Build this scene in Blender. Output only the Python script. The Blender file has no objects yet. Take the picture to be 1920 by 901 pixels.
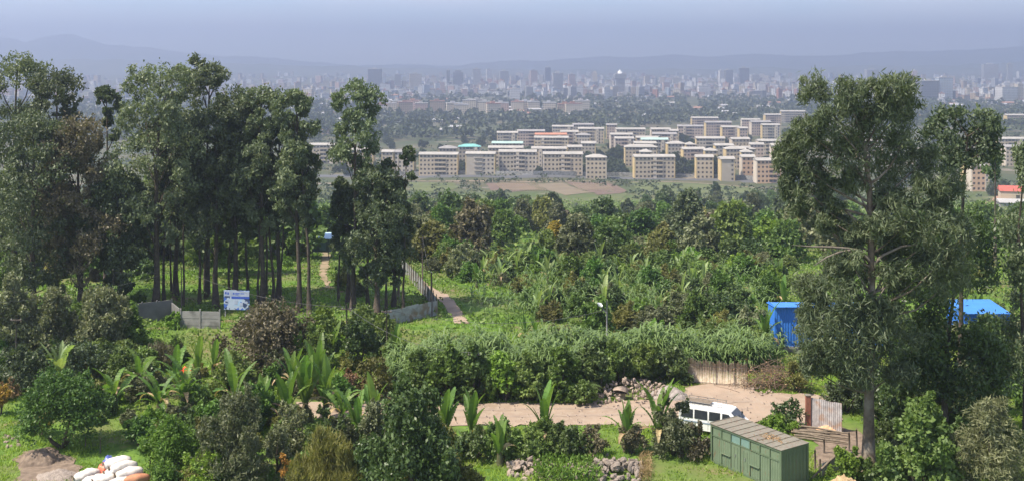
import bpy, bmesh, math, random
import numpy as np
from mathutils import Vector, Matrix

# ---------------------------------------------------------------- camera, sky, sun, exposure
F, HC, V0 = 2050.0, 26.0, 120.0          # focal length in photo pixels, eye height, row of the horizon
SC = bpy.context.scene
COL = SC.collection
R = math.radians
cam_data = bpy.data.cameras.new('camera')
cam_data.sensor_width = 36.0
cam_data.lens = F * 36.0 / 1920.0
cam_data.shift_y = -(450.5 - V0) / 1920.0
cam_data.clip_start = 0.5
cam_data.clip_end = 40000.0
cam = bpy.data.objects.new('camera', cam_data)
COL.objects.link(cam)
cam.location = (0, 0, HC)
cam.rotation_euler = (R(90), 0, 0)
SC.camera = cam

SUN_EL = 57.0
SUN_AZ = 249.0                            # clockwise from +Y: from the left, a little behind the eye
world = bpy.data.worlds.new('World')
SC.world = world
world.use_nodes = True
wn, wl = world.node_tree.nodes, world.node_tree.links
wn.clear()
sky = wn.new('ShaderNodeTexSky')
sky.sky_type = 'NISHITA'
sky.sun_disc = False
sky.sun_elevation = R(SUN_EL)
sky.sun_rotation = R(SUN_AZ)
sky.altitude = 2300
sky.air_density = 1.0
sky.dust_density = 2.2
sky.ozone_density = 1.0
bg = wn.new('ShaderNodeBackground')
bg.inputs[1].default_value = 0.13
# thin high cloud, the same all round
tcs = wn.new('ShaderNodeTexCoord')
mps = wn.new('ShaderNodeMapping'); mps.inputs['Scale'].default_value = (1.6, 1.6, 7.0)
nzs = wn.new('ShaderNodeTexNoise'); nzs.inputs['Scale'].default_value = 2.2; nzs.inputs['Detail'].default_value = 5
rps = wn.new('ShaderNodeMapRange')
rps.inputs[1].default_value = 0.45; rps.inputs[2].default_value = 0.75
rps.inputs[3].default_value = 0.0; rps.inputs[4].default_value = 0.75
mxs = wn.new('ShaderNodeMix'); mxs.data_type = 'RGBA'
mxs.inputs[7].default_value = (7.4, 6.7, 6.5, 1)
wo = wn.new('ShaderNodeOutputWorld')
wl.new(tcs.outputs['Generated'], mps.inputs[0]); wl.new(mps.outputs[0], nzs.inputs[0])
wl.new(nzs.outputs[0], rps.inputs[0]); wl.new(rps.outputs[0], mxs.inputs[0])
wl.new(sky.outputs[0], mxs.inputs[6]); wl.new(mxs.outputs[2], bg.inputs[0])
wl.new(bg.outputs[0], wo.inputs[0])

sun_data = bpy.data.lights.new('sun', 'SUN')
sun_data.energy = 4.7
sun_data.angle = R(0.6)
sun_data.color = (1.0, 0.91, 0.77)
sun = bpy.data.objects.new('sun', sun_data)
COL.objects.link(sun)
SUN_TO = Vector((math.sin(R(SUN_AZ)) * math.cos(R(SUN_EL)), math.cos(R(SUN_AZ)) * math.cos(R(SUN_EL)), math.sin(R(SUN_EL))))
sun.rotation_euler = (-SUN_TO).to_track_quat('-Z', 'Y').to_euler()
sun.location = (-60, -10, 90)

SC.view_settings.view_transform = 'Standard'
SC.view_settings.look = 'None'
SC.view_settings.gamma = 1.0
SC.view_settings.use_curve_mapping = False
SC.view_settings.exposure = 1.15
SC.render.engine = 'CYCLES'
SC.cycles.use_denoising = True
SC.cycles.max_bounces = 5
SC.cycles.diffuse_bounces = 3
SC.cycles.glossy_bounces = 2
SC.cycles.transmission_bounces = 3
SC.cycles.volume_bounces = 1
SC.cycles.caustics_reflective = False
SC.cycles.caustics_refractive = False

# ---------------------------------------------------------------- helpers
rnd = random.Random(7)
NPR = np.random.default_rng(11)
_ky = np.array([-400, 0, 122, 135, 150, 200, 300, 400, 500, 600, 680, 743, 1000, 2000, 3000, 4500, 6000, 9500.0])
_kz = np.array([0, 0, 0, -.5, -1.6, -7, -19, -30, -38.5, -44, -47.3, -48, -48, -47, -38, -22, -10, 10.0])
_ty = np.arange(-400, 9500, 2.0)
_tz = np.interp(_ty, _ky, _kz)
_kern = np.hanning(17); _kern /= _kern.sum()
_tz = np.convolve(np.pad(_tz, 8, mode='edge'), _kern, mode='valid')
def hgt(x, y):
    x = np.asarray(x, float); y = np.asarray(y, float)
    z = np.interp(y, _ty, _tz)
    w = np.clip((y - 60) / 400, 0.12, 1.0)
    z = z + w * (0.9 * np.sin(x * .043 + 1.3) * np.sin(y * .037) + 0.5 * np.sin(x * .11 + y * .06) * .5)
    return z
def hz(x, y): return float(hgt(x, y))
def P(u, v, Y): return Vector(((u - 960) / F * Y, Y, HC - (v - V0) / F * Y))
_sc = np.geomspace(40, 9000, 6000)
def G(u, v):
    x = (u - 960) / F * _sc
    z = HC - (v - V0) / F * _sc
    k = np.argmax(z <= hgt(x, _sc))
    Y = _sc[k]
    X = (u - 960) / F * Y
    return Vector((X, Y, hz(X, Y)))
def gx(u, Y):
    X = (u - 960) / F * Y
    return Vector((X, Y, hz(X, Y)))

USED = {}
def tag(o, label=None, cat=None, group=None, kind=None):
    if label:
        o['label'] = label
    if cat: o['category'] = cat
    if group: o['group'] = group
    if kind: o['kind'] = kind
    return o
def empty(name, loc=(0, 0, 0), rz=0.0):
    o = bpy.data.objects.new(name, None)
    COL.objects.link(o)
    o.location = loc
    o.rotation_euler = (0, 0, rz)
    return o
def thing(name, label, cat, loc=(0, 0, 0), rz=0.0, group=None):
    return tag(empty(name, loc, rz), label, cat, group)
def obj(name, mesh, parent=None, loc=None, rot=None, scale=None):
    o = bpy.data.objects.new(name, mesh)
    COL.objects.link(o)
    if parent: o.parent = parent
    if loc is not None: o.location = loc
    if rot is not None: o.rotation_euler = rot
    if scale is not None: o.scale = scale
    return o
def copy_tree(o, parent=None):
    c = o.copy()
    COL.objects.link(c)
    c.parent = parent
    for ch in o.children:
        copy_tree(ch, c)
    return c
_ORD = 'first second third fourth fifth sixth seventh eighth ninth tenth eleventh twelfth thirteenth fourteenth fifteenth sixteenth seventeenth eighteenth nineteenth twentieth'.split()
_TENS = {2: 'twenty', 3: 'thirty', 4: 'forty', 5: 'fifty', 6: 'sixty', 7: 'seventy', 8: 'eighty', 9: 'ninety'}
def ordn(i):                              # 0 -> first
    n = i + 1
    if n <= 20: return _ORD[n - 1]
    if n >= 100: return ('hundred and ' + ordn(n - 101)) if n > 100 else 'hundredth'
    t, u = divmod(n, 10)
    return _TENS[t] + ('-' + _ORD[u - 1] if u else '').replace('', '') if u else _TENS[t][:-1] + 'ieth'

class MB:
    """collects shapes; build() makes one mesh"""
    def __init__(s): s.v = []; s.f = []; s.m = []; s.sm = []
    def add(s, vs, fs, mi=0, smooth=False):
        b = len(s.v)
        s.v.extend([tuple(p) for p in vs])
        for f in fs:
            s.f.append(tuple(b + i for i in f)); s.m.append(mi); s.sm.append(smooth)
    def box(s, x0, x1, y0, y1, z0, z1, mi=0, M=None):
        vs = [Vector(p) for p in ((x0,y0,z0),(x1,y0,z0),(x1,y1,z0),(x0,y1,z0),(x0,y0,z1),(x1,y0,z1),(x1,y1,z1),(x0,y1,z1))]
        if M is not None: vs = [M @ p for p in vs]
        s.add(vs, ((0,3,2,1),(4,5,6,7),(0,1,5,4),(1,2,6,5),(2,3,7,6),(3,0,4,7)), mi)
        return s
    def tube(s, pts, rad, n=6, mi=0, cap=True, smooth=True):
        pts = [Vector(p) for p in pts]
        if not hasattr(rad, '__len__'): rad = [rad] * len(pts)
        rings = []
        for i, p in enumerate(pts):
            d = (pts[min(i + 1, len(pts) - 1)] - pts[max(i - 1, 0)])
            if d.length < 1e-9: d = Vector((0, 0, 1))
            d.normalize()
            a = d.cross(Vector((0, 1, 0)) if abs(d.y) < .9 else Vector((1, 0, 0))).normalized()
            b = d.cross(a)
            rings.append([p + (a * math.cos(2 * math.pi * k / n) + b * math.sin(2 * math.pi * k / n)) * rad[i] for k in range(n)])
        vs = [q for r in rings for q in r]
        fs = []
        for i in range(len(pts) - 1):
            for k in range(n):
                k2 = (k + 1) % n
                fs.append((i * n + k, i * n + k2, (i + 1) * n + k2, (i + 1) * n + k))
        if cap:
            fs.append(tuple(range(n))); fs.append(tuple((len(pts) - 1) * n + k for k in reversed(range(n))))
        s.add(vs, fs, mi, smooth)
        return s
    def mesh(s, name, mats):
        me = bpy.data.meshes.new(name)
        me.from_pydata(s.v, [], s.f)
        if not isinstance(mats, (list, tuple)): mats = [mats]
        for m in mats: me.materials.append(m)
        if len(mats) > 1: me.polygons.foreach_set('material_index', s.m)
        me.polygons.foreach_set('use_smooth', s.sm)
        me.update()
        return me
    def build(s, name, mats, parent=None, **k):
        return obj(name, s.mesh(name, mats), parent, **k)

def npmesh(name, V, Q, mat, tint=None, smooth=False):
    """fast mesh from numpy arrays; Q is (m,3) or (m,4)"""
    me = bpy.data.meshes.new(name)
    V = np.ascontiguousarray(V, np.float32); Q = np.ascontiguousarray(Q, np.int32)
    k = Q.shape[1]
    me.vertices.add(len(V)); me.vertices.foreach_set('co', V.ravel())
    me.loops.add(Q.size); me.loops.foreach_set('vertex_index', Q.ravel())
    me.polygons.add(len(Q))
    me.polygons.foreach_set('loop_start', np.arange(0, Q.size, k, dtype=np.int32))
    me.polygons.foreach_set('loop_total', np.full(len(Q), k, np.int32))
    if smooth: me.polygons.foreach_set('use_smooth', np.ones(len(Q), bool))
    if tint is not None:
        a = me.attributes.new('tint', 'FLOAT', 'POINT')
        a.data.foreach_set('value', np.ascontiguousarray(tint, np.float32))
    me.materials.append(mat)
    me.update(calc_edges=True)
    return me

# ---------------------------------------------------------------- materials
def newmat(name):
    m = bpy.data.materials.new(name)
    m.use_nodes = True
    n, l = m.node_tree.nodes, m.node_tree.links
    n.clear()
    out = n.new('ShaderNodeOutputMaterial')
    return m, n, l, out
def rgb(c): return (c[0], c[1], c[2], 1.0)
def mixc(n, l, a, b, fac):
    x = n.new('ShaderNodeMix'); x.data_type = 'RGBA'
    for i, c in ((6, a), (7, b)):
        if hasattr(c, 'links') or hasattr(c, 'is_linked'): l.new(c, x.inputs[i])
        else: x.inputs[i].default_value = rgb(c)
    if hasattr(fac, 'is_linked'): l.new(fac, x.inputs[0])
    else: x.inputs[0].default_value = fac
    return x.outputs[2]
def noise(n, l, scale, detail=4, coord=None, rough=.55, lo=.4, hi=.6):
    t = n.new('ShaderNodeTexNoise'); t.inputs['Scale'].default_value = scale; t.inputs['Detail'].default_value = detail
    t.inputs['Roughness'].default_value = rough
    if coord is None:
        g = n.new('ShaderNodeNewGeometry'); coord = g.outputs['Position']
    l.new(coord, t.inputs[0])
    r = n.new('ShaderNodeMapRange'); r.inputs[1].default_value = lo; r.inputs[2].default_value = hi
    l.new(t.outputs[0], r.inputs[0])
    return r.outputs[0]
def mat(name, a, b=None, scale=1.0, rough=.8, spec=.2, metal=0.0, local=False, lo=.35, hi=.65, bump=0.0, c=None, cscale=.2):
    """two- or three-tone surface with noise"""
    m, n, l, out = newmat(name)
    p = n.new('ShaderNodeBsdfPrincipled')
    p.inputs['Roughness'].default_value = rough; p.inputs['Specular IOR Level'].default_value = spec; p.inputs['Metallic'].default_value = metal
    coord = None
    if local:
        tc = n.new('ShaderNodeTexCoord'); coord = tc.outputs['Object']
    if b is None: b = tuple(x * .8 for x in a)
    f = noise(n, l, scale, 5, coord, lo=lo, hi=hi)
    col = mixc(n, l, a, b, f)
    if c is not None:
        col = mixc(n, l, col, c, noise(n, l, cscale, 4, coord, lo=.5, hi=.62))
    l.new(col, p.inputs['Base Color'])
    if bump:
        bp = n.new('ShaderNodeBump'); bp.inputs['Strength'].default_value = bump; bp.inputs['Distance'].default_value = .05
        l.new(f, bp.inputs['Height']); l.new(bp.outputs[0], p.inputs['Normal'])
    l.new(p.outputs[0], out.inputs[0])
    return m
def leafmat(name, a, b, trans=.3, rough=.5, spec=.3, var=.25):
    """leaf: tint per leaf, per plant shift, some light through"""
    a = (a[0] * 1.12, a[1] * 1.0, a[2] * .82); b = (b[0] * 1.62, b[1] * 1.47, b[2] * 1.2)
    m, n, l, out = newmat(name)
    at = n.new('ShaderNodeAttribute'); at.attribute_name = 'tint'
    col = mixc(n, l, a, b, at.outputs['Fac'])
    oi = n.new('ShaderNodeObjectInfo')
    h = n.new('ShaderNodeHueSaturation')
    mr = n.new('ShaderNodeMapRange'); mr.inputs[3].default_value = 1 - var; mr.inputs[4].default_value = 1 + var
    l.new(oi.outputs['Random'], mr.inputs[0]); l.new(mr.outputs[0], h.inputs['Value'])
    mh = n.new('ShaderNodeMapRange'); mh.inputs[3].default_value = .485; mh.inputs[4].default_value = .515
    wn_ = n.new('ShaderNodeTexWhiteNoise'); wn_.noise_dimensions = '1D'
    l.new(oi.outputs['Random'], wn_.inputs['W']); l.new(wn_.outputs[0], mh.inputs[0]); l.new(mh.outputs[0], h.inputs['Hue'])
    l.new(col, h.inputs['Color']); h.inputs['Saturation'].default_value = .96
    p = n.new('ShaderNodeBsdfPrincipled'); p.inputs['Roughness'].default_value = rough; p.inputs['Specular IOR Level'].default_value = spec
    l.new(h.outputs[0], p.inputs['Base Color'])
    t = n.new('ShaderNodeBsdfTranslucent')
    tcm = n.new('ShaderNodeMix'); tcm.data_type = 'RGBA'; tcm.blend_type = 'MULTIPLY'; tcm.inputs[0].default_value = 1
    tcm.inputs[7].default_value = (1.25, 1.35, .6, 1); l.new(h.outputs[0], tcm.inputs[6]); l.new(tcm.outputs[2], t.inputs[0])
    ms = n.new('ShaderNodeMixShader'); ms.inputs[0].default_value = trans
    l.new(p.outputs[0], ms.inputs[1]); l.new(t.outputs[0], ms.inputs[2]); l.new(ms.outputs[0], out.inputs[0])
    return m

LM = {
 'euc': leafmat('leaf_eucalyptus', (.046,.076,.044), (.098,.128,.076), .25),
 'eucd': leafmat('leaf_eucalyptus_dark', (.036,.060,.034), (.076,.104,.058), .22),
 'eucb': leafmat('leaf_eucalyptus_bronze', (.070,.062,.045), (.120,.110,.080), .22),
 'citrus': leafmat('leaf_glossy', (.030,.075,.015), (.080,.150,.030), .3),
 'bright': leafmat('leaf_light_green', (.065,.140,.018), (.130,.220,.035), .35),
 'feather': leafmat('leaf_grey_green', (.070,.092,.048), (.125,.145,.090), .25),
 'olive': leafmat('leaf_olive', (.075,.090,.025), (.130,.140,.045), .3),
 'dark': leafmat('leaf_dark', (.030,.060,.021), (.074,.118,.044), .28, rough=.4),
 'brown': leafmat('leaf_bronze', (.052,.052,.034), (.105,.098,.068), .2),
 'dry': leafmat('leaf_dry', (.150,.105,.055), (.240,.180,.105), .2),
 'yellow': leafmat('leaf_yellow', (.150,.140,.022), (.250,.205,.028), .3),
 'orange': leafmat('leaf_orange', (.16,.11,.025), (.30,.17,.03), .3),
 'red': leafmat('leaf_reddish', (.095,.060,.030), (.130,.075,.045), .25),
 'cane': leafmat('leaf_cane', (.050,.100,.032), (.108,.165,.068), .35),
 'enset': leafmat('leaf_enset', (.050,.118,.024), (.088,.160,.036), .38, rough=.45, spec=.3),
 'grass': leafmat('grass_blade', (.085,.165,.018), (.150,.245,.030), .35),
 'mid': leafmat('leaf_mid', (.048,.095,.024), (.112,.168,.050), .32),
 'far': leafmat('leaf_far', (.030,.050,.024), (.045,.062,.030), .15),
 'flower': leafmat('petal_red', (.55,.05,.02), (.75,.10,.03), .25),
}
M_BARK = mat('bark_grey', (.15,.118,.085), (.085,.066,.048), 3.0, .9, c=(.19,.165,.135), cscale=.8)
M_BARKD = mat('bark_dark', (.085,.068,.052), (.045,.036,.028), 3.0, .9)
M_STEM = mat('stem_green', (.065,.085,.035), (.085,.065,.04), 4.0, .7)
M_WOOD = mat('weathered_wood', (.20,.16,.12), (.12,.095,.07), 5.0, .85)
M_POLE = mat('wooden_pole', (.11,.09,.075), (.07,.055,.045), 6.0, .85)
M_STONE = mat('stone', (.27,.225,.185), (.16,.13,.11), 6.0, .9, local=True, bump=.4)
M_STONEP = mat('pink_stone', (.35,.275,.22), (.22,.17,.14), 6.0, .9, local=True, bump=.4)
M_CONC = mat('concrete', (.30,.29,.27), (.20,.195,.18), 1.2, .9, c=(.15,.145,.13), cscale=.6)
M_METAL = mat('galvanised_sheet', (.36,.37,.38), (.24,.24,.24), 1.5, .5, .4, c=(.22,.17,.13), cscale=1.1)
M_STEEL = mat('grey_steel', (.22,.22,.22), (.15,.15,.15), 6, .5, .5)
M_DARK = mat('dark_rubber', (.02,.02,.02), (.03,.03,.03), 5, .8)
M_GLASS = mat('dark_glass', (.020,.024,.028), (.035,.04,.045), 2, .12, .6)
M_WIRE = mat('wire', (.08,.08,.08), (.12,.12,.12), 2, .6)

# ---------------------------------------------------------------- ground, roads, hills
def ground_mat():
    m, n, l, out = newmat('ground_soil_and_turf')
    p = n.new('ShaderNodeBsdfPrincipled'); p.inputs['Roughness'].default_value = .95; p.inputs['Specular IOR Level'].default_value = .1
    turf = mixc(n, l, (.105,.175,.030), (.062,.115,.022), noise(n, l, .9, 6))
    turf = mixc(n, l, turf, (.125,.135,.050), noise(n, l, .13, 5, lo=.45, hi=.62))
    soil = mixc(n, l, (.22,.155,.10), (.15,.105,.07), noise(n, l, 1.7, 6))
    col = mixc(n, l, turf, soil, noise(n, l, .16, 7, rough=.65, lo=.58, hi=.66))
    valley = mixc(n, l, (.060,.072,.036), (.095,.088,.052), noise(n, l, .02, 6, lo=.42, hi=.6))
    valley = mixc(n, l, valley, (.17,.145,.11), noise(n, l, .035, 5, lo=.58, hi=.64))
    g = n.new('ShaderNodeNewGeometry'); sx = n.new('ShaderNodeSeparateXYZ'); l.new(g.outputs['Position'], sx.inputs[0])
    mr = n.new('ShaderNodeMapRange'); mr.inputs[1].default_value = 420; mr.inputs[2].default_value = 640; l.new(sx.outputs[1], mr.inputs[0])
    col = mixc(n, l, col, valley, mr.outputs[0])
    l.new(col, p.inputs['Base Color'])
    l.new(p.outputs[0], out.inputs[0])
    return m
def build_ground():
    ang = np.radians(np.linspace(-72, 72, 181))
    rad = np.concatenate([[2, 15, 30, 45], np.geomspace(55, 140, 90), np.geomspace(142, 9300, 150)])
    A, Rr = np.meshgrid(ang, rad)
    X = Rr * np.sin(A); Y = Rr * np.cos(A)
    Z = hgt(X, Y) + np.where(Y < 140, .03 * np.sin(X * 2.1) * np.sin(Y * 1.7), 0)
    V = np.stack([X, Y, Z], -1).reshape(-1, 3)
    nr, na = A.shape
    i = np.arange(nr - 1)[:, None] * na + np.arange(na - 1)[None]
    Q = np.stack([i, i + 1, i + na + 1, i + na], -1).reshape(-1, 4)
    tag(obj('ground', npmesh('ground', V, Q, ground_mat(), smooth=True)), kind='structure')
build_ground()

def sheet(name, outline, m, lift=.05, step=.7, wob=.34, smooth_edge=True):
    """a flat patch laid on the terrain: outline is a list of (x, y); filled by a clipped grid with a ragged rim"""
    bm = bmesh.new()
    pts = [Vector((a, b, 0)) for a, b in outline]
    dense = []
    for i, a in enumerate(pts):
        b = pts[(i + 1) % len(pts)]
        k = max(1, int((b - a).length / step))
        for j in range(k):
            q = a.lerp(b, j / k)
            dense.append(q + Vector((rnd.uniform(-wob, wob), rnd.uniform(-wob, wob), 0)))
    vs = [bm.verts.new(p) for p in dense]
    f = bm.faces.new(vs)
    bmesh.ops.triangulate(bm, faces=[f])
    for _ in range(3):
        bmesh.ops.subdivide_edges(bm, edges=[e for e in bm.edges if e.calc_length() > step * 1.6], cuts=1)
        bmesh.ops.triangulate(bm, faces=bm.faces[:])
    for v in bm.verts:
        v.co.z = hz(v.co.x, v.co.y) + .03 * math.sin(v.co.x * 2.1) * math.sin(v.co.y * 1.7) * (v.co.y < 140) + lift
    me = bpy.data.meshes.new(name); bm.to_mesh(me); bm.free()
    me.materials.append(m)
    for p in me.polygons: p.use_smooth = True
    return obj(name, me)
def uv_out(lst): return [(q.x, q.y) for q in (G(u, v) for u, v in lst)]

M_DIRT = mat('dry_pinkish_dirt', (.315,.238,.178), (.235,.178,.133), .35, .95, .1, c=(.285,.225,.172), cscale=1.6, bump=.2)
M_ORDIRT = mat('orange_soil', (.42,.21,.11), (.34,.16,.08), 1.5, .95, .1)
M_SOIL = mat("brown_soil", (.21,.16,.12), (.13,.098,.075), 2.5, .95, .1, bump=.4)
M_PLOUGH = mat('ploughed_field', (.155,.11,.085), (.12,.085,.07), .12, .95, .1)
M_FIELDT = mat('dry_stubble', (.185,.15,.10), (.15,.12,.085), .1, .95, .1)
M_FIELDG = mat('green_field', (.115,.130,.055), (.085,.10,.045), .08, .95, .1)
M_ASPH = mat('far_asphalt', (.105,.105,.108), (.085,.085,.088), .05, .9, .2)

tag(sheet('road', uv_out([(560,752),(700,757),(840,756),(1000,756),(1120,757),(1200,752),(1285,745),(1290,728),(1330,720),(1405,722),(1430,738),(1500,738),(1560,744),(1580,790),(1500,800),(1478,775),(1440,790),(1380,802),(1300,803),(1150,797),(900,800),(720,790),(560,780)]), M_DIRT, .06), kind='structure')
def track(uvs, w, m):
    c = [G(u, v) for u, v in uvs]; V, Q = [], []; pts = []
    for i in range(len(c) - 1):
        for j in range(10): pts.append(c[i].lerp(c[i + 1], j / 10))
    for i, p in enumerate(pts):
        ww = w * rnd.uniform(.5, 1.2); o = rnd.uniform(-.06, .06)
        for s in (-ww / 2, ww / 2): V.append((p.x, p.y + o + s, hz(p.x, p.y) + .03 * math.sin(p.x * 2.1) * math.sin(p.y * 1.7) + .072))
    for i in range(len(pts) - 1): Q.append((2*i, 2*i+2, 2*i+3, 2*i+1))
    mb = MB(); mb.add(V, Q); return mb
M_RUT = mat('packed_dirt', (.285,.222,.172), (.24,.187,.147), 1.2, .95, .1)
rut_root = empty('wheel_tracks'); tag(rut_root, 'darker wheel tracks worn along the dirt road', 'tracks', kind='structure')
for off in (768, 781): track([(600, off - 4), (760, off), (900, off + 1), (1050, off - 1), (1200, off - 3), (1330, off - 10), (1420, off - 16)], .42, M_RUT).build('wheel_track', M_RUT, rut_root)
tag(sheet('path', uv_out([(880,606),(852,606),(838,580),(818,556),(794,536),(770,520),(756,508),(764,506),(786,520),(808,538),(838,552),(858,572)]), M_DIRT, .06, .8, .12), kind='structure')
tag(sheet('yard', uv_out([(1480,800),(1560,795),(1625,815),(1620,870),(1540,880),(1525,850),(1530,820)]), M_SOIL, .05), kind='structure')
tag(sheet('bare_patch', uv_out([(34,905),(30,862),(50,846),(85,836),(122,848),(150,876),(156,905)]), M_SOIL, .05), kind='structure')
tag(sheet('hillside_track', uv_out([(606,540),(598,508),(604,478),(592,440),(584,424),(592,424),(603,450),(622,482),(613,515),(624,540)]), mat('pale_hillside_soil', (.27,.20,.135), (.17,.145,.08), .5, .95, .1), .06, 1.5, .4), kind='structure')
for nm, ol, mm in (
    ('ploughed_field', [(912,344),(985,343),(1010,355),(960,360),(920,357)], M_PLOUGH),
    ('stubble_field', [(1005,345),(1056,343),(1110,361),(1062,367),(1025,356)], M_FIELDT),
    ('ploughed_field', [(1062,342),(1140,343),(1178,360),(1124,366)], M_PLOUGH),
    ('green_field', [(1062,374),(1130,368),(1178,362),(1160,380),(1080,384)], M_FIELDG),
    ('meadow', [(765,342),(850,343),(860,352),(840,360),(770,358)], M_FIELDG),
    ('meadow', [(1180,342),(1240,342),(1420,352),(1430,362),(1200,366)], M_FIELDG),
    ('meadow', [(800,240),(850,234),(930,236),(950,246),(900,256),(790,258),(700,266),(690,258)], mat('dull_meadow', (.085,.092,.05), (.065,.07,.04), .05, .95, .1)),
    ):
    tag(sheet(nm, uv_out(ol), mm, .12, 9.0, .8), kind='structure')
# furrows of the fields: low earth ridges
def furrows(u0, u1, v0, v1, n, m, lab):
    mb = MB()
    for k in range(n):
        t = (k + .5) / n
        a = G(u0 + (u1 - u0) * t, v0); b = G(u0 + (u1 - u0) * t + (v1 - v0) * 1.6, v1)
        pts = [a.lerp(b, j / 6) for j in range(7)]
        mb.tube([(p.x, p.y, hz(p.x, p.y) + .12) for p in pts], .35, 4)
    tag(mb.build('furrows', m), lab, 'furrows', kind='stuff')
furrows(925, 1005, 344, 358, 16, M_FIELDT, 'parallel earth ridges across the left ploughed valley field')
furrows(1070, 1135, 345, 358, 12, M_FIELDT, 'parallel earth ridges across the right ploughed valley field')
# valley road strip and the long grey wall beyond it
def strip(name, uvs, width, m, lift=.1, h=None):
    c = [G(u, v) for u, v in uvs]
    pts = []
    for i in range(len(c) - 1):
        for j in range(12): pts.append(c[i].lerp(c[i + 1], j / 12))
    pts.append(c[-1])
    V, Q = [], []
    for i, p in enumerate(pts):
        d = (pts[min(i + 1, len(pts) - 1)] - pts[max(i - 1, 0)]); d.z = 0; d.normalize()
        s = Vector((-d.y, d.x, 0)) * width / 2
        for q in (p - s, p + s): V.append((q.x, q.y, hz(q.x, q.y) + lift))
    for i in range(len(pts) - 1): Q.append((2*i, 2*i+2, 2*i+3, 2*i+1))
    mb = MB(); mb.add(V, Q); return mb.build(name, m)
tag(strip('valley_road', [(560,330),(760,331),(960,332),(1150,334),(1300,337),(1540,345),(1700,352)], 17, M_ASPH), kind='structure')
tag(strip('farm_path', [(755,338),(900,340),(1080,340),(1240,341),(1340,346),(1440,354)], 3.5, M_DIRT, .16), kind='structure')
mb = MB()
wl_pts = [G(u, v) for u, v in ((700,326.5),(860,327),(1000,328.5),(1160,330.5),(1300,333),(1420,338),(1540,342))]
wall_root = thing('boundary_wall', 'long grey wall along the valley road in front of the housing blocks', 'wall', wl_pts[0])
for i in range(len(wl_pts) - 1):
    a, b = wl_pts[i], wl_pts[i + 1]
    n = max(1, round((b - a).length / 9.0))
    for j in range(n):
        p = a.lerp(b, j / n); q = a.lerp(b, (j + 1) / n); d = (q - p)
        L = math.hypot(d.x, d.y); rz = math.atan2(d.y, d.x)
        mb = MB(); mb.box(.12, L - .12, -.12, .12, -.4, 2.6); mb.box(-.12, .12, -.2, .2, -.4, 2.85)
        o = mb.build('wall_panel', M_CONC, wall_root, loc=Vector((p.x, p.y, hz(p.x, p.y))) - wl_pts[0], rot=(0, 0, rz))

# hills beyond the city: skyline rows read against the horizon
def hills(name, prof, dist, depth, m, seed):
    us = np.arange(-900, 2900, 12.0)
    vt = np.interp(us, [p[0] for p in prof], [p[1] for p in prof])
    rg = np.random.default_rng(seed)
    for s, a in ((60, 1.6), (25, .9), (12, .5)):
        vt = vt + np.interp(us, np.arange(-900, 2950, s), rg.normal(0, a, len(np.arange(-900, 2950, s))))
    cr = HC - (vt - V0) / F * dist
    rows = 26
    V = []
    for k in range(rows):
        t = k / (rows - 1) * 2 - 1                 # -1 front foot .. 1 back foot
        sh = np.clip(1 - abs(t), 0, 1) ** .85
        rough = rg.normal(0, 1, (len(us) // 5 + 2))
        rr = np.interp(np.arange(len(us)), np.arange(len(rough)) * 5, rough)
        y = dist + t * depth
        x = (us - 960) / F * dist
        base = -30
        z = base + (cr - base) * sh + rr * 9 * np.sin(sh * math.pi) 
        V.append(np.stack([x + rr * 12 * (1 - sh), np.full_like(x, y), z], -1))
    V = np.array(V); nr, na = V.shape[:2]
    i = np.arange(nr - 1)[:, None] * na + np.arange(na - 1)[None]
    Q = np.stack([i, i + 1, i + na + 1, i + na], -1).reshape(-1, 4)
    tag(obj(name, npmesh(name, V.reshape(-1, 3), Q, m, smooth=True)), kind='structure')
M_HILL = mat('wooded_hill', (.060,.080,.045), (.11,.105,.06), .004, .95, .1)
hills('hills', [(-900,95),(-300,85),(-60,78),(0,68),(20,70),(45,79),(62,77),(85,69),(110,64),(132,62),(155,68),(200,80),(270,88),(330,95),(420,103),(520,110),(640,118),(760,122),(860,122),(960,114),(1060,109),(1150,105),(1250,106),(1400,103),(1500,104),(1600,100),(1700,97),(1800,92),(1920,84),(2300,70),(2900,80)], 7600, 1300, M_HILL, 3)
hills('hills', [(-900,118),(0,112),(200,112),(400,118),(560,122),(700,128),(850,130),(1000,132),(1300,131),(1600,126),(1800,122),(1920,118),(2900,110)], 5600, 700, M_HILL, 5)

# ---------------------------------------------------------------- housing blocks of the valley
M_WALLS = [mat('beige_render', (.45,.37,.27), (.39,.32,.23), .15, .9), mat('grey_beige_render', (.41,.36,.29), (.36,.31,.25), .15, .9),
           mat('pinkish_render', (.42,.33,.27), (.36,.28,.23), .15, .9), mat('orange_brown_render', (.50,.33,.21), (.44,.30,.2), .15, .9)]
M_END = mat('yellow_render', (.50,.38,.19), (.45,.34,.17), .15, .9)
M_ENDB = mat('pale_render', (.52,.45,.36), (.46,.39,.31), .15, .9)
M_SLAB = mat('floor_edge', (.48,.44,.40), (.40,.36,.32), .3, .9)
M_ROOFS = [mat('pale_sheet_roof', (.36,.33,.29), (.29,.27,.24), .2, .6, .3), mat('greyer_sheet_roof', (.28,.26,.245), (.23,.215,.2), .2, .6, .3),
           mat('turquoise_sheet_roof', (.18,.42,.38), (.15,.36,.33), .2, .6, .3), mat('pale_green_sheet_roof', (.34,.46,.40), (.30,.40,.36), .2, .6, .3),
           mat('orange_sheet_roof', (.45,.20,.12), (.38,.17,.1), .2, .6, .3)]
M_PANE = mat('far_window', (.045,.042,.042), (.075,.065,.06), .5, .35, .4)
_pane = {}
def pane_mesh(w, h):
    k = (round(w, 2), round(h, 2))
    if k not in _pane:
        mb = MB(); mb.box(-w/2, w/2, 0, .08, 0, h)
        _pane[k] = mb.mesh('window', M_PANE)
    return _pane[k]
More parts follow.
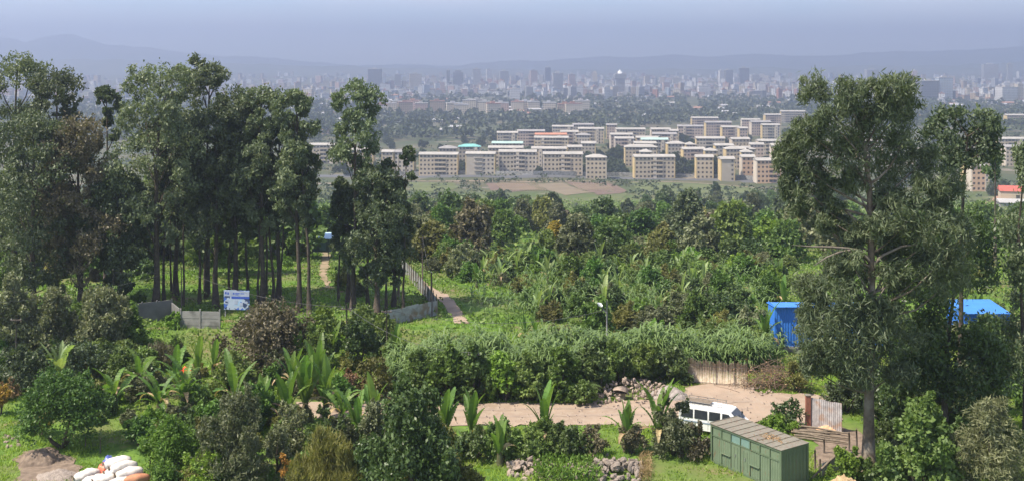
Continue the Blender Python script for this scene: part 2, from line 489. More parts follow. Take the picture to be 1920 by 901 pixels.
def condo(u0, u1, vroof, label, wm=0, rm=0, hip=False, split=False, yaw=None, D=9.5, end=M_END, storeys=5, blank=False, zb=None, name='housing_block', endw=True):
    sh = 2.85
    wall_h = storeys * sh
    rise = 1.3 if not hip else 1.7
    zb0 = -48.2
    Y = (HC - (zb0 + wall_h + rise * .7)) * F / (vroof - V0)
    if Y > 2000: Y = 2000
    xa, xb = (u0 - 960) / F * Y, (u1 - 960) / F * Y
    xm = (xa + xb) / 2
    zg = hz(xm, Y) - .3
    th = yaw if yaw is not None else rnd.uniform(-.03, .10)
    # the front width that fills the same span once the sunlit end also shows
    vis = abs(xm / Y + math.sin(th)) * D * .9
    L = max(5.0, (xb - xa) * 1.04 - vis * (0 if blank else .35))
    cx = xm + (vis / 2 if xm > 0 else -vis / 2) * .8
    root = thing(name, label, 'housing block', (cx, Y + D / 2, zg), -th, 'valley housing blocks')
    t = .28
    nb = max(2, round(L / 2.55))
    bay = L / nb
    core = MB()
    core.box(-L/2 + .06, L/2 - .06, -D/2 + t, D/2 - t, 0, wall_h - .05)
    balc = set() if nb < 6 else set(range(nb // 2 - 1, nb // 2 + 1 + (nb > 9)))
    if nb >= 11: balc = {2, 3, nb - 4, nb - 3}
    wins = []
    for side in (-1, 1):
        wall = MB()
        y0, y1 = (-D/2, -D/2 + t) if side < 0 else (D/2 - t, D/2)
        ww, wh, sill = min(1.25, bay * .5), 1.3, .95
        for s in range(storeys):
            z = s * sh
            wall.box(-L/2, L/2, y0, y1, z, z + sill)
            wall.box(-L/2, L/2, y0, y1, z + sill + wh, z + sh)
            xprev = -L/2
            for b in range(nb):
                xc = -L/2 + (b + .5) * bay
                w = bay * .86 if b in balc else ww
                wall.box(xprev, xc - w/2, y0, y1, z + sill, z + sill + wh)
                xprev = xc + w/2
                if blank and side < 0 and b < nb * .45:
                    wall.box(xc - w/2, xc + w/2, y0 + .01, y1, z + sill, z + sill + wh)
                else:
                    wins.append((xc, side, z + sill, w, wh))
            wall.box(xprev, L/2, y0, y1, z + sill, z + sill + wh)
        for s in range(1, storeys):                      # floor edges and balcony slabs
            if balc and side < 0:
                b0, b1 = min(balc), max(balc)
                wall.box(-L/2 + b0 * bay, -L/2 + (b1 + 1) * bay, -D/2 - .75, -D/2 - .003, s * sh - .1, s * sh + .06)
                wall.box(-L/2 + b0 * bay, -L/2 + (b1 + 1) * bay, -D/2 - .75, -D/2 - .68, s * sh + .063, s * sh + .85)
        wall.build('wall' if side < 0 else 'back_wall', M_WALLS[wm], root)
    core.build('inner_wall', M_DARKROOM, root)
    for sx in (-1, 1):
        e = MB()
        x0, x1 = (-L/2 - .02, -L/2 + t) if sx < 0 else (L/2 - t, L/2 + .02)
        e.box(x0 - (.25 if sx < 0 else 0), x1 + (.25 if sx > 0 else 0), -D/2 - .012, D/2 + .012, 0, wall_h - .02)
        eo = e.build('end_wall', end, root)
        if endw and not split:
            pm = MB()
            for s in range(storeys):
                xx = x0 - .25 if sx < 0 else x1 + .25
                pm.box(xx - .03, xx + .03, -1.3, -.5, s * sh + 1, s * sh + 2.1); pm.box(xx - .03, xx + .03, 1.2, 2.0, s * sh + 1, s * sh + 2.1)
            tag(pm.build('end_windows', M_PANE, root), kind='stuff')
    if split:
        for (xc, side, z, w, wh) in wins:
            if side < 0:
                obj('window', pane_mesh(w, wh), root, loc=(xc, -D/2 + t - .10, z))
    else:
        pm = MB()
        for (xc, side, z, w, wh) in wins:
            if side < 0: pm.box(xc - w/2, xc + w/2, -D/2 + t - .10, -D/2 + t - .02, z, z + wh)
        if pm.v: tag(pm.build('windows', M_PANE, root), kind='stuff')
    if nb >= 6 and not blank and rnd.random() < .6:
        stw = MB(); sx_ = L * rnd.choice([-.25, .25, 0.0]) if nb >= 9 else L * .3
        stw.box(sx_ - 1.1, sx_ + 1.1, -D/2 - .5, -D/2 - .004, 0, wall_h + .03); sto = stw.build('stair_tower', M_ENDB, root)
        sl_ = MB()
        for s in range(storeys - 1): sl_.box(sx_ - .35, sx_ + .35, -D/2 - .53, -D/2 - .49, s * sh + 2.1, s * sh + 3.4)
        tag(sl_.build('stair_windows', M_PANE, sto), kind='stuff')
    if rnd.random() < .5:
        tk = MB(); tx_ = rnd.uniform(-L * .3, L * .3); tk.tube([(tx_, 1, wall_h + .6), (tx_, 1, wall_h + 2.3)], .8, 8); tk.build('water_tank', M_DARKROOM, root)
    o = .55
    rf = MB()
    zt = wall_h + .05
    xh, yh = L/2 + o, D/2 + o
    if hip:
        k = max(0.3, L/2 - D/2 * .9)
        rf.add([(-xh,-yh,zt),(xh,-yh,zt),(xh,yh,zt),(-xh,yh,zt),(-k,0,zt+rise),(k,0,zt+rise),(-xh,-yh,zt-.25),(xh,-yh,zt-.25),(xh,yh,zt-.25),(-xh,yh,zt-.25)],
               [(0,1,5,4),(1,2,5),(2,3,4,5),(3,0,4),(6,7,1,0),(7,8,2,1),(8,9,3,2),(9,6,0,3),(9,8,7,6)])
    else:
        rf.add([(-xh,-yh,zt),(xh,-yh,zt),(xh,yh,zt),(-xh,yh,zt),(-xh,0,zt+rise),(xh,0,zt+rise),(-xh,-yh,zt-.25),(xh,-yh,zt-.25),(xh,yh,zt-.25),(-xh,yh,zt-.25)],
               [(0,1,5,4),(2,3,4,5),(1,2,5),(3,0,4),(6,7,1,0),(7,8,2,1),(8,9,3,2),(9,6,0,3),(9,8,7,6)])
    ro = rf.build('roof', M_ROOFS[rm], root)
    return root
M_DARKROOM = mat('dim_interior', (.06,.055,.05), (.09,.08,.07), .4, .9)
BLK = [
 # u0, u1, roof row, wall, roof, hip, front row?, label
 (788,857,286,0,0,0,1,'pale block with a wide balcony bay, standing alone left of the front row'),
 (876,928,287,1,0,0,1,'grey beige block with a blank wall half, left of the block with small square windows'),
 (937,1004,285,1,0,0,1,'pale block with many small square windows, third in the front row by the grey wall'),
 (1020,1090,288,0,0,0,1,'long beige block with balconies in the front row beside the small hip-roofed block'),
 (1099,1136,291,0,0,1,1,'small square hip-roofed block in the front row, next to the open street'),
 (1190,1263,291,0,0,0,1,'long beige block with balcony bay on the right side of the open street'),
 (1304,1336,293,0,0,0,1,'short yellow-ended block behind trees in the front row'),
 (1351,1375,297,1,0,0,1,'narrow blank-walled block in the front row'),
 (1417,1477,301,3,0,0,1,'orange brown balcony block at the right end of the front row'),
 (1389,1414,295,3,0,0,1,'narrow orange brown block touching the balcony block on its left'),
 (582,633,268,0,0,0,1,'yellow-ended block seen between the two tall trees'),
 (642,700,279,0,0,0,1,'block mostly hidden behind the tall lone eucalyptus'),
 (717,738,281,0,0,0,1,'narrow yellowish block just right of the lone eucalyptus'),
 (741,776,281,1,1,0,1,'dim grey block between the lone eucalyptus and the front row'),
 (824,856,275,0,1,1,0,'hip-roofed block peeking over the left end of the front row'),
 (861,900,272,1,2,1,0,'square block under a turquoise hip roof'),
 (918,980,273,0,0,0,0,'long block directly behind the block with many small windows'),
 (925,980,265,0,3,0,0,'block under a pale green roof, second behind the front row'),
 (933,970,246,1,0,0,0,'tall-looking plain block at the back left corner of the estate'),
 (971,1020,242,2,1,0,0,'greyish pink block at the back beside the plain corner block'),
 (998,1060,275,0,0,0,0,'long block behind the front balcony block'),
 (1065,1090,274,0,0,0,0,'short yellow-ended block behind the end of the front balcony block'),
 (1090,1116,267,1,0,0,0,'grey-roofed short block left of the open street'),
 (1003,1064,257,0,0,0,0,'long pale-roofed block, third row left of the street'),
 (1005,1061,251,2,4,0,0,'block with a thin orange-edged roof behind the pale-roofed long block'),
 (1080,1106,250,1,1,1,0,'grey hip-roofed block left of the street, fourth row'),
 (1036,1074,235,1,0,0,0,'pale block at the back of the estate left of the street'),
 (1075,1112,231,1,1,0,0,'farthest block left of the street'),
 (1085,1131,240,0,0,0,0,'long low-roofed block near the back left of the street'),
 (1052,1083,246,2,0,0,0,'short pinkish block in the middle left of the street'),
 (1137,1156,232,2,1,0,0,'narrow far block at the top of the open street'),
 (1156,1208,241,0,0,0,0,'wide pale-roofed block at the top right of the open street'),
 (1145,1185,250,2,0,0,0,'block lining the right of the open street, fourth from the front'),
 (1153,1187,256,2,0,0,0,'block lining the right of the open street, third from the front'),
 (1172,1230,274,0,0,1,0,'hip-roofed yellow-ended block just behind the street corner block'),
 (1193,1236,256,2,0,0,0,'pinkish block two rows behind the street corner block'),
 (1203,1251,260,1,3,0,0,'pale green roofed block right of the open street'),
 (1190,1229,267,2,0,0,0,'block between the hip-roofed and the pale green roofed blocks'),
 (1199,1221,280,1,0,1,0,'small hip-roofed block right behind the street corner block'),
 (1221,1256,240,0,0,0,0,'bright-roofed block in the far middle of the estate'),
 (1256,1271,242,0,0,0,0,'tiny narrow block beside the bright-roofed far block'),
 (1224,1267,250,2,1,0,0,'pinkish block before the bright-roofed far block'),
 (1251,1284,266,1,0,1,0,'yellow-ended hip-roofed block in the middle of the estate'),
 (1285,1303,267,2,0,1,0,'small hip-roofed block right beside the yellow-ended hip-roofed one'),
 (1280,1320,276,2,0,0,0,'long pink block with a yellow end in the middle, second row'),
 (1320,1344,279,0,0,1,0,'hip-roofed end piece right of the long pink block'),
 (1297,1345,219,2,0,0,0,'wide pale-roofed block on the estate far edge'),
 (1323,1370,229,2,1,0,0,'dim pink block near the estate far edge'),
 (1353,1385,235,2,0,0,0,'white-ended balcony block in the far right middle'),
 (1385,1401,238,2,0,0,0,'short block right of the white-ended balcony block'),
 (1271,1317,236,2,1,0,0,'dark-faced block behind the middle trees'),
 (1305,1357,259,1,0,0,0,'long grey-roofed block behind the second-row pink block'),
 (1340,1374,268,1,0,0,0,'short block right of the estate middle, third row'),
 (1371,1404,259,0,0,0,0,'block with a rounded white roof edge in the right middle'),
 (1360,1414,276,0,0,1,0,'wide hip-roofed block with a bright yellow end'),
 (1388,1410,283,1,0,1,0,'small hip-roofed block before the wide yellow-ended one'),
 (1405,1431,268,2,0,0,0,'greyish block left of the large leaning eucalyptus crown'),
 (1421,1465,261,0,0,0,0,'pale block touching the outline of the large eucalyptus'),
 (1445,1469,271,3,0,0,0,'orange-ended block beside the large eucalyptus leaves'),
 (1390,1424,223,2,0,0,0,'far brown block left of the upper eucalyptus crown'),
 (1434,1463,213,2,0,0,0,'farthest block left of the upper eucalyptus crown'),
 (1428,1461,232,1,0,0,0,'pale-roofed far block beside the upper eucalyptus crown'),
 (1408,1444,228,2,1,0,0,'pink far block in front of the farthest ones by the eucalyptus'),
 (1464,1508,208,1,0,0,0,'far white-roofed block half behind the eucalyptus top'),
 (1606,1652,262,0,0,0,0,'pale block glimpsed through the gap in the large eucalyptus'),
 (1805,1851,299,1,0,0,0,'flat pale-roofed block right of the large eucalyptus'),
 (1816,1845,322,3,0,0,0,'nearer brown block standing alone at the right below the rounded tree'),
 (1868,1925,258,0,0,0,0,'yellow-walled block at the right edge beyond the trees'),
 (1882,1935,274,0,1,0,0,'balcony block at the right edge behind the small round tree'),
 (1886,1940,216,2,0,0,0,'long far block at the right edge of the valley'),
]
for (a, b, v, wm, rm, hip, fr, lab) in BLK:
    condo(a, b, v, lab, wm, rm, bool(hip), bool(fr), blank=('blank' in lab), end=(M_END if ('yellow' in lab or rnd.random() < .55) else M_ENDB), endw=fr)

# ---------------------------------------------------------------- the hazy city
def citymat(name, a, win=.45, sx=3.2, sz=3.1):
    """far facade: rows of windows too small to build one by one"""
    m, n, l, out = newmat(name)
    p = n.new('ShaderNodeBsdfPrincipled'); p.inputs['Roughness'].default_value = .8
    g = n.new('ShaderNodeNewGeometry'); s = n.new('ShaderNodeSeparateXYZ'); l.new(g.outputs['Position'], s.inputs[0])
    ad = n.new('ShaderNodeMath'); ad.operation = 'ADD'; l.new(s.outputs[0], ad.inputs[0]); l.new(s.outputs[1], ad.inputs[1])
    def band(sock, per, duty):
        d = n.new('ShaderNodeMath'); d.operation = 'DIVIDE'; d.inputs[1].default_value = per; l.new(sock, d.inputs[0])
        fr = n.new('ShaderNodeMath'); fr.operation = 'FRACT'; l.new(d.outputs[0], fr.inputs[0])
        gt = n.new('ShaderNodeMath'); gt.operation = 'LESS_THAN'; gt.inputs[1].default_value = duty; l.new(fr.outputs[0], gt.inputs[0])
        return gt.outputs[0]
    mu = n.new('ShaderNodeMath'); mu.operation = 'MULTIPLY'
    l.new(band(ad.outputs[0], sx, .55), mu.inputs[0]); l.new(band(s.outputs[2], sz, win), mu.inputs[1])
    sn = n.new('ShaderNodeSeparateXYZ'); l.new(g.outputs['Normal'], sn.inputs[0])
    ab = n.new('ShaderNodeMath'); ab.operation = 'LESS_THAN'; ab.inputs[1].default_value = .5; l.new(sn.outputs[2], ab.inputs[0])
    m2 = n.new('ShaderNodeMath'); m2.operation = 'MULTIPLY'; l.new(mu.outputs[0], m2.inputs[0]); l.new(ab.outputs[0], m2.inputs[1])
    col = mixc(n, l, a, tuple(x * .25 + .01 for x in a), m2.outputs[0])
    l.new(col, p.inputs['Base Color']); l.new(p.outputs[0], out.inputs[0])
    return m
CITYC = [('white', (.72,.70,.68)), ('cream', (.58,.50,.38)), ('pink', (.52,.36,.30)), ('grey', (.34,.34,.34)), ('tan', (.42,.32,.22)), ('dark grey', (.14,.145,.16)), ('brick red', (.40,.18,.12)), ('pale blue', (.40,.46,.52))]
CM = [citymat('city_' + c.replace(' ', '_'), tuple(.78 * q for q in k)) for c, k in CITYC]
M_CROOF = [mat('city_flat_roof', (.42,.40,.38), (.30,.29,.28), .05, .8), mat('city_sheet_roof', (.46,.45,.45), (.34,.33,.33), .05, .5, .4), mat('city_rust_roof', (.34,.18,.12), (.26,.15,.11), .05, .8)]
def ydist(v):                              # distance at which the plain shows at row v
    return G(960, v).y
def tower(u0, u1, vt, vb, ci, label, cap=None, step=False, name='tower_block'):
    Y = ydist(vb)
    xa, xb = (u0 - 960) / F * Y, (u1 - 960) / F * Y
    x = (xa + xb) / 2; zg = hz(x, Y); H = HC - (vt - V0) / F * Y - zg
    w = (xb - xa); d = min(26, max(12, w * .7))
    root = thing(name, label, 'tower block', (x, Y, zg - 1), rnd.uniform(-.15, .2), 'towers of the hazy city')
    m = MB(); m.box(-w/2, w/2, -d/2, d/2, 0, H * (.86 if step else 1) + 1)
    if step: m.box(-w * .32, w * .32, -d * .32, d * .32, H * .86 + 1, H * .96 + 1)
    nf = max(3, int(H / 3.3))
    m.build('wall', CM[ci], root)
    fl = MB()
    for k in range(1, nf):
        if k * 3.3 < H * (.84 if step else .97): fl.box(-w/2 - .25, w/2 + .25, -d/2 - .25, d/2 + .25, k * 3.3 - .2, k * 3.3 + .25)
    tag(fl.build('floor_edges', M_SLAB if ci not in (5,) else M_STEEL, root), kind='stuff')
    r = MB(); zt = H * (.86 if step else 1) + 1
    r.box(-w/2 - .3, w/2 + .3, -d/2 - .3, d/2 + .3, zt + .003, zt + 1.1)
    r.box(-w * .2, w * .15, -d * .2, d * .2, (zt + 1.1 if not step else H * .96 + 1.003), (zt + 4 if not step else H + 1))
    r.build('roof', M_CROOF[0], root)
    if cap:
        c = MB(); c.box(-w * .66, w * .66, -d * .66, d * .66, zt - 9, zt - .4); c.build('wide_top_storey', CM[cap - 1], root)
        s = MB(); s.tube([(0, 0, zt + 1), (0, 0, zt + 6), (0, 0, zt + 10)], [5, 4.5, .4], 10); s.build('white_dome', M_WHITEP, root)
    return root
M_WHITEP = mat('white_paint', (.78,.78,.76), (.70,.70,.68), 2, .5, .4)
for a in [
 (691,715,130,168,5,'dark wide tower standing apart left of the city centre'),
 (838,843,132,165,5,'thin dark slab at the left edge of the tower cluster'),
 (850,868,131,166,5,'broad dark tower with a jagged roof left of centre'),
 (887,901,130,165,3,'grey tower right of the broad dark one'),
 (912,922,131,160,0,'slim white tower left of the tallest one'),
 (937,953,134,164,3,'squat grey tower among the pink ones'),
 (994,1007,133,166,2,'pink tower beside the tallest dark tower'),
 (1022,1032,127,160,5,'tallest slim dark tower above the city centre'),
 (1036,1055,138,172,3,'broad grey tower in front of the tallest slim one'),
 (1111,1120,133,166,1,'cream stepped tower in the middle of the city'),
 (956,975,167,190,0,'white mid-rise block low in front of the city'),
 (1348,1357,133,163,0,'white slim tower right of the city centre'),
 (1358,1373,132,163,3,'grey tower touching the white slim one on its right'),
 (1386,1404,128,164,5,'dark tall tower left of the large eucalyptus crown'),
 (1410,1423,141,168,3,'grey shorter tower right of the dark tall tower'),
 (1309,1328,162,180,0,'white pair-like block low in the city right of centre'),
 (1421,1435,157,178,0,'white block left of the eucalyptus crown, low in the city'),
 (1623,1645,131,160,3,'grey flat tower just above the large eucalyptus'),
 (1710,1719,133,168,2,'thin reddish tower right of the large eucalyptus top'),
 (1724,1756,152,190,5,'dark unfinished-looking slab right of the large eucalyptus'),
 (1757,1783,146,190,7,'bluish dark tower behind the dark slab at the right'),
 (1843,1869,121,158,3,'faint far tower at the right, almost lost in haze'),
 (1889,1897,120,158,3,'faint thin tower at the right edge of the haze'),
 (1871,1903,164,192,0,'white apartment slab near the right edge'),
 (1905,1916,158,192,1,'cream tower touching the right edge beside the white slab'),
 (395,414,150,188,0,'white slab seen through the small eucalyptus crown at the left'),
 (740,752,140,166,3,'pale grey tower left of the thin dark slab'),
 (768,790,139,166,1,'cream low wide tower left of the cluster'),
 (1066,1078,140,168,2,'pink tower in the middle of the city'),
 (1208,1217,143,168,1,'cream slim tower right of the domed one'),
 (1262,1278,146,170,3,'grey block tower between the domed and the white slim towers'),
]: tower(*a, step=('stepped' in a[5] or 'jagged' in a[5]))
tower(1154,1171,139,180,3,'tower with a wide top storey and a white dome', cap=4)

def city():
    rg = random.Random(21)
    spots = []
    for _ in range(16000):
        v = 141 + rg.random() ** .75 * 52
        u = rg.uniform(-60, 1990)
        # thick in the middle and right, thin on the left; woods below
        dens = np.interp(u, [-60, 250, 450, 700, 850, 1000, 1450, 1700, 1990], [.35, .4, .5, .4, .8, 1, 1, .75, .7])
        lo = np.interp(u, [-60, 400, 700, 760, 900, 1100, 1300, 1500, 1990], [196, 205, 200, 190, 180, 188, 184, 186, 205])
        if v > lo or rg.random() > dens: continue
        Y = ydist(v)
        w = rg.uniform(7, 17); h = rg.choice([3.5, 4, 5, 6, 7, 9, 12, 15, 21]) * rg.uniform(.8, 1.2)
        x = (u - 960) / F * Y
        if any(abs(x - q[0]) < (w + q[2]) * .55 and abs(Y - q[1]) < 22 for q in spots[-400:]): continue
        ci = rg.choices(range(8), [34, 18, 15, 16, 10, 5, 3, 4])[0]
        spots.append((x, Y, w, h, ci, u, v, rg.uniform(7, 13), rg.uniform(-.5, .5), rg.choice([0, 1, 1, 0, 2])))
        if len(spots) >= 2700: break
    # the rows of flats in front of the woods
    for u in range(715, 1130, 15):
        if rg.random() < .25: continue
        v = 214 + rg.uniform(-5, 4); Y = ydist(v)
        spots.append(((u - 960) / F * Y, Y, 20 + rg.uniform(-3, 6), rg.uniform(15, 19), rg.choice([1, 1, 2, 4, 1]), u, v, 12, rg.uniform(-.1, .2), rg.choice([1, 2, 0])))
    spots.sort(key=lambda s: -(s[2] * s[3]) / s[1] ** 2)
    near, rest = spots[:290], spots[290:]
    near.sort(key=lambda s: s[5])
    cnt = {}
    for (x, Y, w, h, ci, u, v, d, rz, ri) in near:
        size = 'low' if h < 8 else 'mid-rise' if h < 16 else 'high'
        k = (size, ci); i = cnt.get(k, 0); cnt[k] = i + 1
        root = thing('city_building', f'{size} {CITYC[ci][0]} building of the hazy city, {ordn(i)} from the left of such ones', 'building', (x, Y, hz(x, Y) - 1), rz, 'buildings of the hazy city')
        m = MB(); m.box(-w/2, w/2, -d/2, d/2, 0, h + 1); m.build('wall', CM[ci], root)
        r = MB()
        if h < 10:
            r.add([(-w/2-.5,-d/2-.5,h+1.003),(w/2+.5,-d/2-.5,h+1.003),(w/2+.5,d/2+.5,h+1.003),(-w/2-.5,d/2+.5,h+1.003),(-w/2,0,h+2.8),(w/2,0,h+2.8)], [(0,1,5,4),(2,3,4,5),(1,2,5),(3,0,4),(3,2,1,0)])
        else:
            r.box(-w/2 - .3, w/2 + .3, -d/2 - .3, d/2 + .3, h + 1.003, h + 2); r.box(-w * .2, w * .1, -2, 2, h + 2, h + 4.5)
        r.build('roof', M_CROOF[ri], root)
    far = MB()
    for (x, Y, w, h, ci, u, v, d, rz, ri) in rest:
        Mx = Matrix.Translation((x, Y, hz(x, Y) - 1)) @ Matrix.Rotation(rz, 4, 'Z')
        far.box(-w/2, w/2, -d/2, d/2, 0, h + 1, ci, Mx)
        far.box(-w/2 - .4, w/2 + .4, -d/2 - .4, d/2 + .4, h + 1.003, h + 1.8, 8 + ri, Mx)
    tag(far.build('distant_city_mass', CM + M_CROOF), 'pale sprawl of countless small buildings fading into the haze', 'city', kind='stuff')
city()
# low houses scattered in the woods below the city
def low_houses():
    rg = random.Random(5)
    L = []
    for _ in range(150):
        u = rg.choice([rg.uniform(560, 1000), rg.uniform(0, 620), rg.uniform(1000, 1530), rg.uniform(1700, 1920)]); v = rg.uniform(184, 262 if u < 900 else 226)
        L.append((u, v))
    L.sort()
    for i, (u, v) in enumerate(L):
        Y = ydist(v); x = (u - 960) / F * Y
        w, d, h = rg.uniform(10, 24), rg.uniform(7, 11), rg.uniform(3, 5.5)
        root = thing('low_house', f'low sheet-roofed house among the valley trees, {ordn(i)} from the left', 'house', (x, Y, hz(x, Y) - .3), rg.uniform(-.4, .4), 'low houses among the valley trees')
        m = MB(); m.box(-w/2, w/2, -d/2, d/2, 0, h); m.build('wall', M_WALLS[rg.randrange(3)], root)
        p = MB()
        for k in range(int(w / 3)): p.box(-w/2 + 1 + k * 3, -w/2 + 2.2 + k * 3, -d/2 - .04, -d/2 + .02, 1, 2.3)
        tag(p.build('windows', M_PANE, root), kind='stuff')
        r = MB(); r.add([(-w/2-.6,-d/2-.7,h+.003),(w/2+.6,-d/2-.7,h+.003),(w/2+.6,d/2+.7,h+.003),(-w/2-.6,d/2+.7,h+.003),(-w/2-.6,0,h+1.7),(w/2+.6,0,h+1.7)], [(0,1,5,4),(2,3,4,5),(1,2,5),(3,0,4),(3,2,1,0)])
        r.build('roof', M_CROOF[rg.choice([1, 1, 1, 0, 2])], root)
low_houses()
# long shed with white roof and red roof at the right, white tent by the wall
def simple_shed(name, label, cat, u, v, w, d, h, wm, rm, rise=1.2, rz=0.0):
    p = G(u, v)
    root = thing(name, label, cat, p, rz)
    m = MB(); m.box(-w/2, w/2, -d/2, d/2, -.5, h); m.build('wall', wm, root)
    dd = MB(); dd.box(-.9, .9, -d/2 - .05, -d/2 - .003, 0, min(2.2, h * .8)); dd.build('door', M_DARKROOM, root)
    r = MB(); r.add([(-w/2-.5,-d/2-.5,h+.003),(w/2+.5,-d/2-.5,h+.003),(w/2+.5,d/2+.5,h+.003),(-w/2-.5,d/2+.5,h+.003),(-w/2-.5,0,h+rise),(w/2+.5,0,h+rise)], [(0,1,5,4),(2,3,4,5),(1,2,5),(3,0,4),(3,2,1,0)])
    r.build('roof', rm, root)
    return root
M_REDROOF = mat('bright_red_roof', (.42,.10,.07), (.35,.09,.065), .4, .5, .3)
simple_shed('red_roofed_house', 'house under a bright red roof at the right edge', 'house', 1906, 372, 16, 10, 4, M_WALLS[0], M_REDROOF, 2.4, -.3)
simple_shed('grey_roofed_shed', 'wide grey-roofed shed in front of the red-roofed house', 'shed', 1915, 392, 18, 9, 3, M_CONC, M_CROOF[0], 1.2, -.2)
simple_shed('white_tent', 'long white tent by the grey wall left of the large eucalyptus', 'tent', 1505, 342, 11, 5, 2.4, M_WHITEP, M_WHITEP, 1.3)
tag(strip('side_street', [(1790,420),(1850,385),(1890,362),(1930,350)], 9, mat('reddish_track', (.34,.20,.14), (.28,.17,.12), .3, .95), .12), kind='structure')

# ---------------------------------------------------------------- vegetation
def unit(a): return a / np.maximum(np.linalg.norm(a, axis=-1, keepdims=True), 1e-9)
def leafquads(rg, C, L, W, axis=None, bias=1.0, jit=.35, fold=.18):
    """one folded four-cornered leaf per centre; axis: (n,3) preferred long direction"""
    n = len(C)
    a = rg.normal(size=(n, 3))
    if axis is not None: a = unit(a) + axis * bias
    a = unit(a)
    b = unit(np.cross(a, rg.normal(size=(n, 3))))
    c = np.cross(a, b)
    l = L * (1 + jit * rg.uniform(-1, 1, (n, 1))) / 2
    w = W * (1 + jit * rg.uniform(-1, 1, (n, 1))) / 2
    V = np.stack([C - a * l, C + b * w - a * l * .1 + c * w * fold, C + a * l, C - b * w - a * l * .1 + c * w * fold], 1)
    Q = np.arange(n * 4).reshape(n, 4)
    t = np.repeat(rg.uniform(0, 1, n), 4)
    return V.reshape(-1, 3), Q, t
def clump_points(rg, c, r, nsub, nleaf, sub=.36, top=.25):
    """leaf centres in sub-clumps over the shell of an ellipsoid; returns points and outward directions"""
    d = unit(rg.normal(size=(nsub, 3)) + np.array([0, 0, top]))
    r = np.asarray(r, float)
    S = np.asarray(c) + d * r * rg.uniform(.45, 1.0, (nsub, 1))
    k = np.repeat(np.arange(nsub), nleaf)
    off = rg.normal(size=(len(k), 3)) * (sub * r * .55)
    Pt = S[k] + off
    out = unit(d[k] * .6 + off / (np.linalg.norm(r) + 1e-6))
    tint = np.clip(rg.uniform(.0, 1, nsub)[k] * .6 + rg.uniform(0, 1, len(k)) * .4, 0, 1)
    return Pt, out, tint
def crown_mesh(name, rg, clumps, L, W, mat_, nsub=10, nleaf=26, mode='droop', sub=.36):
    W *= 1.25; nleaf = int(nleaf * 1.05)
    Ps, Os, Ts = [], [], []
    for c in clumps:
        p, o, t = clump_points(rg, c[:3], c[3:6], nsub, nleaf, sub)
        Ps.append(p); Os.append(o); Ts.append(t)
    Pn = np.concatenate(Ps); O = np.concatenate(Os); T = np.concatenate(Ts)
    if mode == 'droop': ax, bi = np.tile([0, 0, -1.0], (len(Pn), 1)), .9
    elif mode == 'out': ax, bi = O + np.array([0, 0, -.25]), .9
    elif mode == 'up': ax, bi = O * .5 + np.array([0, 0, 1.0]), 1.2
    else: ax, bi = None, 0
    V, Q, _ = leafquads(rg, Pn, L, W, ax, bi)
    return npmesh(name, V, Q, mat_, np.repeat(T, 4))
def limb_path(a, b, rg, bow=.12, n=5):
    a, b = Vector(a), Vector(b); d = (b - a).length
    o = Vector(rg.normal(size=3)) * d * bow * .4
    return [a.lerp(b, t / (n - 1)) + o * math.sin(math.pi * t / (n - 1)) + Vector((0, 0, -d * bow * math.sin(math.pi * t / (n - 1)))) * .5 for t in range(n)]
def trunk_mesh(name, rg, path, r0, r1, limbs, mat_, n=8):
    """path: trunk polyline; limbs: list of (t along trunk, tip, radius)"""
    mb = MB()
    m = len(path)
    mb.tube(path, [r0 * (1 + .5 * max(0, .12 - i / m) / .12) * (1 - i / (m - 1)) + r1 * i / (m - 1) for i in range(m)], n)
    for t, tip, r in limbs:
        f = t * (m - 1); i = min(int(f), m - 2)
        a = Vector(path[i]).lerp(Vector(path[i + 1]), f - i)
        p = limb_path(a, tip, rg)
        mb.tube(p, [r, r * .8, r * .6, r * .4, r * .15], 5, cap=False)
    return mb.mesh(name, mat_)

def euc_column(rg, H, W, start, n, lean=0.0, wisp=.0, top=.55):
    """clumps of a tall narrow eucalyptus with crown from start*H to H; widest below the middle"""
    path = [(0, 0, 0)]
    ph = rg.uniform(0, 6.28)
    for i in range(1, 8):
        z = H * .97 * i / 7
        path.append((lean * (z / H) ** 1.5 + .12 * math.sin(i * 1.3 + ph), .12 * math.cos(i * 1.7 + ph), z))
    cl, limbs = [], []
    nl = max(4, n // 5)
    for k in range(nl):
        t = (k + .4) / nl
        z = H * (start + (1 - start) * (.03 + .90 * t ** .86))
        prof = min(1, (t / .25 + .45)) * (1 - .46 * max(0, (t - .55) / .45) ** 2.4) * (.80 + .20 * math.sin(k * 1.9 + ph))
        rr = W / 2 * prof
        a = k * 2.4 + rg.uniform(-.6, .6)
        rl = max(.7, rr * rg.uniform(.46, .62))
        rad = max(0, rr - rl * .75)
        f = (z / H) * 7 / .97; i = min(int(f), 6)
        tx = path[i][0] + (path[i + 1][0] - path[i][0]) * (f - i); ty = path[i][1]
        L_ = (tx + rad * math.cos(a), ty + rad * math.sin(a), z)
        limbs.append((max(.15, (z - rr * .9) / H), (L_[0], L_[1], L_[2] + rl * .2), .05 * H / 20 + .03))
        for q in range(5):
            d = unit(rg.normal(size=3) + np.array([math.cos(a) * .4, math.sin(a) * .4, .35]))
            cr = rl * rg.uniform(.42, .62)
            cl.append((L_[0] + d[0] * rl * .62, L_[1] + d[1] * rl * .62, L_[2] + d[2] * rl * .75, cr, cr, cr * rg.uniform(.75, 1.1)))
    for q in range(6):
        a = q * 1.05; cl.append((path[-1][0] + W * .17 * math.cos(a), path[-1][1] + W * .17 * math.sin(a), H * (.95 - .02 * (q % 2)), W * .15, W * .15, W * .13))
    cl.append((path[-1][0], path[-1][1], H * .972, W * .17, W * .17, W * .13))
    return path, cl, limbs

